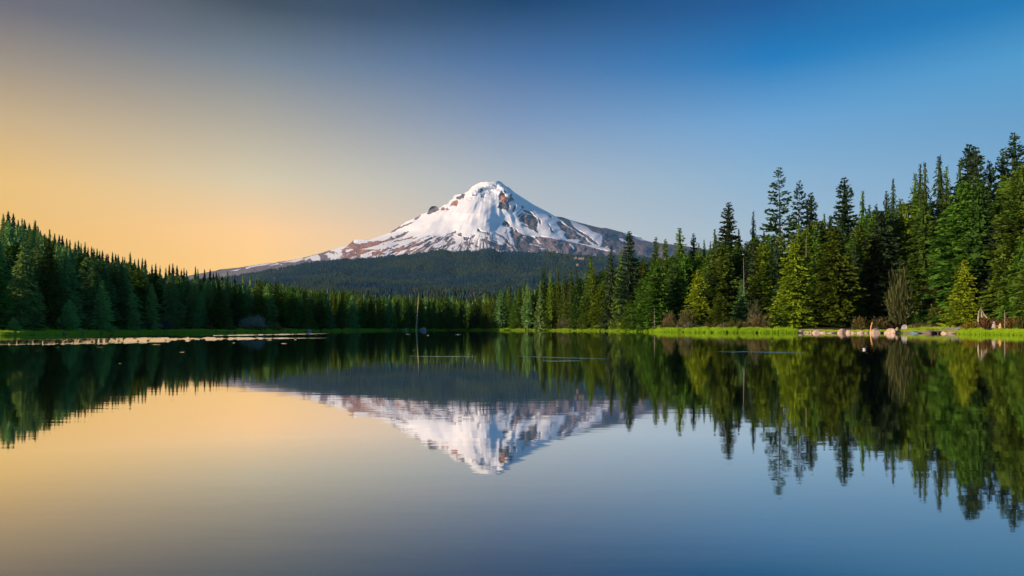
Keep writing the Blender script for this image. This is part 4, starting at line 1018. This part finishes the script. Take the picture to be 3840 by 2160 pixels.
def boulder(u0, u1, vtop, vbase, mat=None, label='', group=None, Y=None, seed=0, name='boulder', cat='boulder', dy=0):
    Y = Y or (shoreY((u0 + u1) / 2) + dy); u = (u0 + u1) / 2
    x = (u - UC) / F * Y; w = (u1 - u0) / 2 / F * Y; h_ = (vbase - vtop) / F * Y
    zb = H + (VH - vbase) / F * Y
    me = ROCK_M[seed % 6] if mat is None else rock_mesh('boulder', seed + 20, mat)
    o = obj(name, me, loc=(x, Y, zb + h_ * .15)); o.scale = (w * 1.4, w * .9, h_ * 1.05); o.rotation_euler = (0, 0, random.Random(seed).uniform(-.5, .5))
    tag(o, label, cat, group)
def z2(x): return 2960 + x * .1786
def z2y(y): return 1180 + y * .1786
BL = [(180, 325, 333, 390, 'rounded pink boulder, first at the reed end of the boulder row'), (315, 435, 350, 390, 'low slanted boulder second from the reeds'), (435, 500, 336, 390, 'small upright boulder third from the reeds'),
      (500, 640, 326, 390, 'sharp crested boulder fourth from the reeds'), (650, 775, 350, 390, 'low pale boulder between the sharp crested and the long flat one'), (810, 1000, 358, 392, 'long flat slab of boulder lying at the waterline'),
      (1035, 1200, 310, 392, 'largest humped boulder in the middle of the row'), (1200, 1290, 333, 386, 'small pyramid boulder right of the largest hump'), (1295, 1345, 352, 388, 'tiny square boulder right of the pyramid one'),
      (1365, 1450, 368, 391, 'thin flat stone left of the smooth oval boulder'), (1440, 1570, 333, 387, 'smooth oval boulder left of the leaning stick'), (1590, 1660, 362, 388, 'small flat boulder at the foot of the leaning stick'),
      (1725, 1880, 318, 388, 'big slanted pink boulder right of the leaning stick'), (2000, 2070, 350, 384, 'small pink boulder before the two rounded ones'), (2065, 2205, 298, 380, 'rounded boulder with pale top near the boat ramp'),
      (2205, 2318, 276, 352, 'rounded boulder highest on the bank beside the boat ramp')]
for i, (a, b, c, d, lab) in enumerate(BL):
    boulder(z2(a), z2(b), z2y(c), z2y(d) if i != 15 else z2y(d), None, lab, 'pink boulders along the right waterline', seed=i, dy=.2 if i < 13 else (1.0 if i < 15 else 3.5))
def z1(x, y): return 3380 + x * .1786, 1120 + y * .1786
def bz(x0, x1, y0, y1, mat, lab, s, seed, cat='rock'):
    u0, v0 = z1(x0, y0); u1, v1 = z1(x1, y1); boulder(u0, u1, v0, v1, mat, lab, None, shoreY((u0 + u1) / 2) + s, seed, 'rock', cat)
bz(20, 130, 560, 645, M_ROCKG, 'pale blue-grey rock on the grassy bank left of the ramp', 14, 3)
bz(210, 320, 555, 600, M_ROCKG, 'flat grey rock behind the pale blue-grey one', 20, 4)
bz(300, 420, 560, 615, M_ROCK, 'flat tan rock beside the flat grey one on the bank', 19, 5)
bz(2170, 2375, 465, 610, M_ROCKP, 'large mauve boulder behind the dead sapling', 16, 6)
bz(210, 360, 682, 745, M_ROCKB, 'blue-grey stone in the water at the boat ramp', -.4, 7)
bz(850, 960, 690, 735, M_ROCK, 'small ochre stone right of the driftwood pile', .3, 8)
bz(1320, 1380, 678, 696, M_ROCKG, 'little white stone among the right reeds', 1.0, 9)
boulder(1577, 1598, 1229.5, 1239.5, M_ROCKG, 'grey domed rock on the far shore right of the leaning trunk', None, 372, 31, 'rock', 'rock')
boulder(782, 793, 1244.5, 1248.5, M_ROCKG, 'small white stone on the left shore', None, shoreY(788) + .4, 32, 'rock', 'rock')
boulder(1152, 1168, 1235, 1244, M_ROCKG, 'grey stone on the shore right of the silvery willow', None, shoreY(1160) + .3, 33, 'rock', 'rock')
boulder(2256, 2268, 1236, 1240, M_ROCK, 'small tan stone in the gap between the reed beds', None, shoreY(2262) + .5, 34, 'rock', 'rock')

# ------------------------------------------------------------------ ramp and road, draped on the bank
def draped(name, outline, mat, kind, lift=.10, n=14):
    """outline: four (u, distance behind the waterline) corners, near-left, near-right, far-right, far-left"""
    (a, b, c, d) = outline; vs = []; fs = []
    for i in range(n + 1):
        for j in range(n + 1):
            s, t = i / n, j / n
            u = (a[0] * (1 - s) + b[0] * s) * (1 - t) + (d[0] * (1 - s) + c[0] * s) * t
            q = (a[1] * (1 - s) + b[1] * s) * (1 - t) + (d[1] * (1 - s) + c[1] * s) * t
            az = float(az_of(u)); r = float(shore_r(az)) + q; x = r * math.sin(R(az)); y = r * math.cos(R(az))
            vs.append((x, y, max(gz(x, y), -.2) + lift))
    for i in range(n):
        for j in range(n):
            k = i * (n + 1) + j; fs.append((k, k + n + 1, k + n + 2, k + 1))
    o = obj(name, mesh_np(name, vs, fs, mat, True, quads=True)); o['kind'] = kind
draped('boat_ramp', [(3362, -1.5), (3560, -1), (3625, 9), (3500, 12)], M_RAMP, 'structure', .12)
draped('road', [(3500, 12.2), (3625, 9.2), (3720, 26), (3640, 28)], M_ROAD, 'structure', .16)

# ------------------------------------------------------------------ wood: sticks, snags, stumps, driftwood
def tube(pts, radii, mat, name, sides=6):
    vs, fs = [], []
    for k, (p, r) in enumerate(zip(pts, radii)):
        p = Vector(p); q = Vector(pts[min(k + 1, len(pts) - 1)]) - Vector(pts[max(k - 1, 0)]); q.normalize()
        s = q.cross(Vector((0, 1, 0.13))).normalized(); t = q.cross(s)
        for j in range(sides):
            a = 2 * math.pi * j / sides; vs.append(tuple(p + (s * math.cos(a) + t * math.sin(a)) * r))
    for k in range(len(pts) - 1):
        for j in range(sides):
            fs.append((k * sides + j, k * sides + (j + 1) % sides, (k + 1) * sides + (j + 1) % sides, (k + 1) * sides + j))
    fs.append((0, 1, 2, 3)); 
    return vs, fs
def wood(name, parts, mat, label, cat, group=None):
    vs, fs = [], []
    for pts, rad in parts:
        v, f = tube(pts, rad, mat, name); b = len(vs); vs += v; fs += [tuple(i + b for i in q) for q in f]
    o = obj(name, mesh_np(name, vs, fs, mat, True, quads=True)); tag(o, label, cat, group); return o
P = lambda u, v, Y: tuple(place(u, v, Y))
Y = shoreY(3265) + .2
wood('stick', [([P(3263, 1252, Y), P(3265.5, 1236, Y), P(3267, 1222, Y), P(3271.5, 1208, Y)], [.20, .17, .15, .11])], M_ORANGEWOOD, 'slim orange-lit stick leaning up out of the water among the boulders', 'stick')
# leaning dead trunk on the far shore
Y = 365
def leaning():
    root = empty('dead_tree', P(1560, 1239, Y)); 
    def part(name, pts, rad, mat):
        v, f = tube([tuple(Vector(p) - root.location) for p in pts], rad, mat, name); return obj(name, mesh_np(name, v, f, mat, True, quads=True), root)
    part('trunk', [P(1560, 1240, Y), P(1562.5, 1215, Y), P(1565, 1185, Y), P(1568, 1140, Y), P(1571, 1095, Y)], [.40, .36, .28, .17, .07], M_LEANING)
    for (u0, v0, u1, v1) in [(1562, 1222, 1555, 1216), (1563, 1205, 1569, 1198), (1563, 1192, 1557, 1188), (1564, 1228, 1571, 1224), (1564, 1200, 1558, 1204)]:
        part('branch', [P(u0, v0, Y), P(u1, v1, Y - .5)], [.14, .04], M_LEANING)
    tag(root, 'tall thin bare trunk leaning slightly right at the far shore', 'dead tree')
leaning()
def snag(u, v0, v1, s, r, lab, mat=M_DEADWOOD, lean=2, branches=5, seed=1):
    Y = shoreY(u) + s; g = random.Random(seed); root = empty('dead_tree', P(u, v1, Y)); r *= .62
    def part(name, pts, rad):
        v, f = tube([tuple(Vector(p) - root.location) for p in pts], rad, mat, name, ); return obj(name, mesh_np(name, v, f, mat, True, quads=True), root)
    part('trunk', [P(u, v1, Y), P(u + lean * .4, (v0 + v1) / 2, Y), P(u + lean, v0, Y)], [r * .6, r * .45, r * .2])
    for k in range(branches):
        t = g.uniform(.15, .9); uu = u + lean * t; vv = v1 + (v0 - v1) * t; d = g.choice([-1, 1]) * g.uniform(4, 11) * (1 - t * .5)
        part('branch', [P(uu, vv, Y), P(uu + d, vv - abs(d) * .5, Y - .4)], [r * .35, r * .1])
    tag(root, lab, 'dead tree')
snag(2352, 985, 1240, 4.0, .28, 'pale bare trunk standing before the mountain shoulder fir', lean=-4, branches=9, seed=2)
snag(2790, 966, 1110, 20, .20, 'white bare top trunk rising from the bluish spruce', branches=6, seed=3, lean=-2)
snag(2455, 1148, 1243, 3.0, .26, 'small grey forked dead tree behind the reeds', lean=-2, branches=14, seed=4)
snag(2370, 1160, 1243, 3.2, .22, 'pale thin bare trunk in front of the small olive cedar', lean=-3, branches=8, seed=5)
snag(3768, 1162, 1230, 4, .20, 'thin grey dead sapling by the right reeds', lean=-1, branches=10, seed=6)
snag(3023, 872, 965, 6, .12, 'white trunk streak in front of the two large olive cedars', branches=2, seed=7, lean=1)
snag(1297, 1200, 1240, 3, .22, 'bare grey pole at the shore left of the far wood', branches=2, seed=8, lean=0)
snag(1449, 1218, 1238, 3, .2, 'short bluish pole on the far shore left of the leaning trunk', branches=1, seed=9, lean=0)
snag(1625, 1204, 1238, 4, .25, 'short grey pole on the far shore right of the grey domed rock', branches=1, seed=10, lean=0)
# fallen root arch, stumps, driftwood near the right reeds
Y = shoreY(3680) + 9
wood('fallen_branch', [([P(3668, 1228, Y), P(3669, 1190, Y), P(3671, 1168, Y), P(3676, 1160, Y)], [.22, .2, .15, .08]), ([P(3700, 1192, Y), P(3688, 1176, Y), P(3680, 1160, Y), P(3676, 1156, Y)], [.2, .16, .12, .06]),
                      ([P(3683, 1190, Y), P(3680, 1170, Y), P(3677, 1154, Y)], [.18, .13, .05]), ([P(3672, 1165, Y), P(3684, 1172, Y)], [.1, .05])], M_DEADWOOD, 'arched bare branches standing right of the small golden tree', 'branch')
def stump(u, vb, vt, Y, r, mat, lab, seed):
    g = random.Random(seed); parts = []
    c = P(u, vb, Y)
    parts.append(([c, P(u + .5, (vb + vt) / 2, Y), P(u, vt, Y)], [r * 1.3, r * .8, r * .45]))
    for k in range(5):
        a = g.uniform(0, 6.28); t = g.uniform(.1, .9); z = c[2] + (vb - vt) / F * Y * t
        parts.append(([(c[0], c[1], z), (c[0] + math.cos(a) * r * 2.6, c[1] + math.sin(a) * r * 1.2, z + g.uniform(-.3, .8) * r)], [r * .35, r * .08]))
    wood('tree_stump', parts, mat, lab, 'stump')
stump(3728, 1231, 1205, shoreY(3728) + 4, .45, M_DEADWOOD, 'grey jagged tree stump behind the right reeds', 1)
stump(3751, 1232, 1213, shoreY(3751) + 4, .35, M_ORANGEWOOD, 'orange-lit stump right of the grey jagged stump', 2)
stump(1522, 1238.5, 1228, shoreY(1522) + 1, .5, M_DEADWOOD, 'pale stump on the far shore left of the leaning trunk', 3)
stump(1489, 1239, 1231, shoreY(1489) + 1, .3, M_ORANGEWOOD, 'tiny brown stump on the far shore below the little olive tree', 4)
Yd = shoreY(3510) - .3; gd = random.Random(8)
wood('driftwood_pile', [([P(3487 + gd.uniform(0, 30), 1250 - gd.uniform(0, 7), Yd + gd.uniform(-1, 1)), P(3500 + gd.uniform(0, 32), 1250.5 - gd.uniform(0, 10), Yd + gd.uniform(-1, 1))], [.22, .1]) for _ in range(14)],
     M_DARKWOOD, 'dark tangle of driftwood lying at the foot of the boat ramp', 'driftwood')
Yl = shoreY(3453) - .3
wood('log', [([P(3444, 1251, Yl), P(3460, 1251, Yl)], [.2, .16])], M_DARKWOOD, 'short dark log floating right of the blue-grey stone', 'log')
wood('log', [([P(3290, 1232, shoreY(3280) + 9), P(3258, 1238, shoreY(3280) + 6)], [.2, .12])], M_DEADWOOD, 'fallen pale log on the bank behind the leaning stick', 'log')
wood('log', [([P(3690, 1233.5, shoreY(3700) + 3), P(3752, 1235, shoreY(3700) + 3)], [.16, .12])], M_DEADWOOD, 'long thin log lying behind the right reeds', 'log')

# ------------------------------------------------------------------ duck
def uv_blob(center, rad, name, mat, parent, seg=14, tilt=0, taper=0):
    bm = bmesh.new(); bmesh.ops.create_uvsphere(bm, u_segments=seg, v_segments=10, radius=1)
    for v in bm.verts:
        f = 1 - taper * v.co.x; v.co = Vector((v.co.x * rad[0], v.co.y * rad[1] * f, v.co.z * rad[2] * f))
    me = bpy.data.meshes.new(name); bm.to_mesh(me); bm.free(); me.materials.append(mat)
    for p in me.polygons: p.use_smooth = True
    o = obj(name, me, parent, center); o.rotation_euler = (0, tilt, 0); return o
def flat_mat(name, c, rough=.6):
    n = NB(name); n.color(c); n.rough(rough, .3); return n.m
M_BLACK = flat_mat('black_feathers', (.01, .012, .014)); M_WHITE = flat_mat('white_feathers', (.75, .76, .78)); M_BILL = flat_mat('pale_bill', (.45, .42, .36)); M_EYE = flat_mat('duck_eye', (.7, .6, .1), .2)
def build_duck():
    Y = H * F / (1311.5 - VH); root = empty('duck', (( 3240 - UC) / F * Y, Y, 0)); s = .95
    bm = bmesh.new(); rings = [(-.20, .01, .075, .015), (-.17, .035, .07, .035), (-.11, .075, .055, .065), (-.02, .095, .05, .085), (.07, .085, .05, .085), (.125, .06, .065, .075), (.145, .035, .10, .045), (.15, .026, .14, .032), (.155, .030, .17, .034), (.16, .012, .20, .012)]
    N = 12; prev = None; vr = []
    for (x, ry, zc, rz) in rings:
        vr.append([bm.verts.new((x * s + (0), math.cos(2 * math.pi * j / N) * ry, zc + math.sin(2 * math.pi * j / N) * rz)) for j in range(N)])
    for a, b in zip(vr[:-1], vr[1:]):
        for j in range(N): bm.faces.new((a[j], a[(j + 1) % N], b[(j + 1) % N], b[j]))
    bm.faces.new(vr[0][::-1]); bm.faces.new(vr[-1]); bmesh.ops.recalc_face_normals(bm, faces=bm.faces)
    me = bpy.data.meshes.new('body'); bm.to_mesh(me); bm.free(); me.materials.append(M_BLACK); me.materials.append(M_WHITE)
    for p in me.polygons:
        c = p.center; p.use_smooth = True; p.material_index = 1 if (-.12 < c.x < .05 and c.z < .075) else 0
    obj('body', me, root)
    uv_blob((.158, 0, .215), (.042, .034, .036), 'head', M_BLACK, root)
    b = uv_blob((.212, 0, .205), (.034, .012, .010), 'bill', M_BILL, root, 8)
    uv_blob((-.21, 0, .09), (.04, .03, .012), 'tail', M_BLACK, root, 8, R(-25))
    for sgn in (-1, 1):
        uv_blob((.172, sgn * .03, .222), (.006, .005, .006), 'eye', M_EYE, root, 6)
        uv_blob((-.03, sgn * .072, .085), (.085, .026, .026), 'wing', M_WHITE if sgn < 0 else M_WHITE, root, 10)
    tag(root, 'black headed duck with white flanks swimming right on the dark water', 'duck')
build_duck()

# ------------------------------------------------------------------ person on the knoll behind the ramp
M_SKIN = flat_mat('skin', (.42, .26, .18)); M_SHIRT = flat_mat('pale_shirt', (.80, .84, .88), .85); M_HAT = flat_mat('green_hat', (.12, .16, .10), .9); M_TROUSERS = flat_mat('dark_green_trousers', (.03, .06, .04), .9)
def build_person():
    Y = 207.0; x = (3458 - UC) / F * Y; z = H + (VH - 1160) / F * Y - 1.85
    gzz = gz(x, Y); z = gzz if abs(gzz - z) < 1.2 else z
    root = empty('person', (x, Y, z))
    J = [((0, 0, .95), (.15, .11)), ((0, 0, 1.15), (.15, .10)), ((0, 0, 1.38), (.18, .11)), ((0, 0, 1.52), (.06, .06)), ((0, -.01, 1.60), (.08, .09)), ((0, -.01, 1.72), (.075, .09)),
         ((.10, 0, .88), (.10, .10)), ((.11, -.02, .48), (.065, .065)), ((.11, .02, .08), (.045, .045)), ((.12, -.14, .03), (.035, .035)),
         ((-.10, 0, .88), (.10, .10)), ((-.11, -.02, .48), (.065, .065)), ((-.11, .02, .08), (.045, .045)), ((-.12, -.14, .03), (.035, .035)),
         ((.20, 0, 1.42), (.055, .055)), ((.25, -.02, 1.15), (.045, .045)), ((.20, -.20, 1.05), (.035, .035)),
         ((-.20, 0, 1.42), (.055, .055)), ((-.25, -.02, 1.15), (.045, .045)), ((-.22, -.20, 1.00), (.035, .035))]
    E = [(0, 1), (1, 2), (2, 3), (3, 4), (4, 5), (0, 6), (6, 7), (7, 8), (8, 9), (0, 10), (10, 11), (11, 12), (12, 13), (2, 14), (14, 15), (15, 16), (2, 17), (17, 18), (18, 19)]
    me = bpy.data.meshes.new('body'); me.from_pydata([j[0] for j in J], E, []); o = obj('body', me, root)
    m = o.modifiers.new('skin', 'SKIN'); sv = me.skin_vertices[0].data
    for i, j in enumerate(J): sv[i].radius = j[1]
    sv[0].use_root = True
    o.modifiers.new('sub', 'SUBSURF').levels = 1
    dg = bpy.context.evaluated_depsgraph_get(); ev = o.evaluated_get(dg); m2 = bpy.data.meshes.new_from_object(ev)
    o.modifiers.clear(); o.data = m2; m2.materials.clear()
    for q in (M_SKIN, M_SHIRT, M_TROUSERS): m2.materials.append(q)
    for p in m2.polygons:
        c = p.center; p.use_smooth = True
        p.material_index = 2 if c.z < .98 else (0 if (c.z > 1.50 or (c.z < 1.10 and c.y < -.12)) else 1)
    # hat
    vs, fs = [], []; N = 14
    for (r, zz) in [(.24, 1.735), (.25, 1.745), (.105, 1.76), (.10, 1.86), (.06, 1.88), (.001, 1.885)]:
        for j in range(N): a = 2 * math.pi * j / N; vs.append((math.cos(a) * r, -.01 + math.sin(a) * r, zz))
    for k in range(5):
        for j in range(N): fs.append((k * N + j, k * N + (j + 1) % N, (k + 1) * N + (j + 1) % N, (k + 1) * N + j))
    obj('hat', mesh_np('hat', vs, fs, M_HAT, True, quads=True), root)
    tag(root, 'person in a green brimmed hat and pale shirt standing in the shrubs', 'person')
build_person()

# ------------------------------------------------------------------ lodge buildings at the treeline
M_WALL = flat_mat('lodge_wall', (.34, .26, .19), .9); M_ROOF = flat_mat('lodge_roof', (.30, .27, .26), .8); M_PANE = flat_mat('lodge_window', (.05, .06, .08), .2)
def lodge(u, v, wpx, hpx, lab, Yb=6900):
    c = place(u, v, Yb); w = wpx / F * Yb; h_ = hpx / F * Yb; d = 22; root = empty('lodge', tuple(c))
    V = [(-w/2, -d/2, -14), (w/2, -d/2, -14), (w/2, d/2, -14), (-w/2, d/2, -14), (-w/2, -d/2, h_*.6), (w/2, -d/2, h_*.6), (w/2, d/2, h_*.6), (-w/2, d/2, h_*.6), (-w/2, 0, h_*.97), (w/2, 0, h_*.97)]
    me = bpy.data.meshes.new('wall'); me.from_pydata(V, [], [(0,1,5,4),(1,2,6,9,5),(2,3,7,6),(3,0,4,8,7)]); me.materials.append(M_WALL); obj('wall', me, root)
    V = [(-w/2-2, -d/2-2, h_*.55), (w/2+2, -d/2-2, h_*.55), (w/2+2, 0, h_), (-w/2-2, 0, h_), (-w/2-2, d/2+2, h_*.55), (w/2+2, d/2+2, h_*.55)]
    me = bpy.data.meshes.new('roof'); me.from_pydata(V, [], [(0,1,2,3),(3,2,5,4)]); me.materials.append(M_ROOF); obj('roof', me, root)
    n = max(2, int(w / 12))
    pv = bpy.data.meshes.new('window'); pv.from_pydata([(-2,-.3,0),(2,-.3,0),(2,-.3,3),(-2,-.3,3)], [], [(0,1,2,3)]); pv.materials.append(M_PANE)
    for k in range(n): obj('window', pv, root, (-w/2 + w * (k + .5) / n, -d/2, h_*.2))
    tag(root, lab, 'building')
lodge(2159, 966, 8, 3.2, 'short sunlit lodge building in the forest below the right scree slope')
lodge(2180, 968, 20, 3.2, 'long sunlit lodge building right of the short one in the forest', 6880)
lodge(2165, 991, 8, 2.6, 'small cabin in the forest below the two lodge buildings', 6000)

# ------------------------------------------------------------------ haze
def build_haze():
    x0, x1, y0, y1, z0, z1_ = -9500, 9500, -400, 15900, -9, 2450
    V = [(x0,y0,z0),(x1,y0,z0),(x1,y1,z0),(x0,y1,z0),(x0,y0,z1_),(x1,y0,z1_),(x1,y1,z1_),(x0,y1,z1_)]
    me = bpy.data.meshes.new('haze'); me.from_pydata(V, [], [(0,3,2,1),(4,5,6,7),(0,1,5,4),(1,2,6,5),(2,3,7,6),(3,0,4,7)])
    m = bpy.data.materials.new('haze_air'); m.use_nodes = True; nt = m.node_tree; nt.nodes.clear()
    o_ = nt.nodes.new('ShaderNodeOutputMaterial'); v = nt.nodes.new('ShaderNodeVolumePrincipled')
    v.inputs['Color'].default_value = (0.30, 0.66, 1.0, 1); v.inputs['Density'].default_value = HAZE; nt.links.new(v.outputs[0], o_.inputs['Volume'])
    me.materials.append(m); o = obj('haze', me); o['kind'] = 'stuff'; o['label'] = 'thin blue haze in the air over the lake and forest'; o['category'] = 'haze'
if HAZE > 0: build_haze()
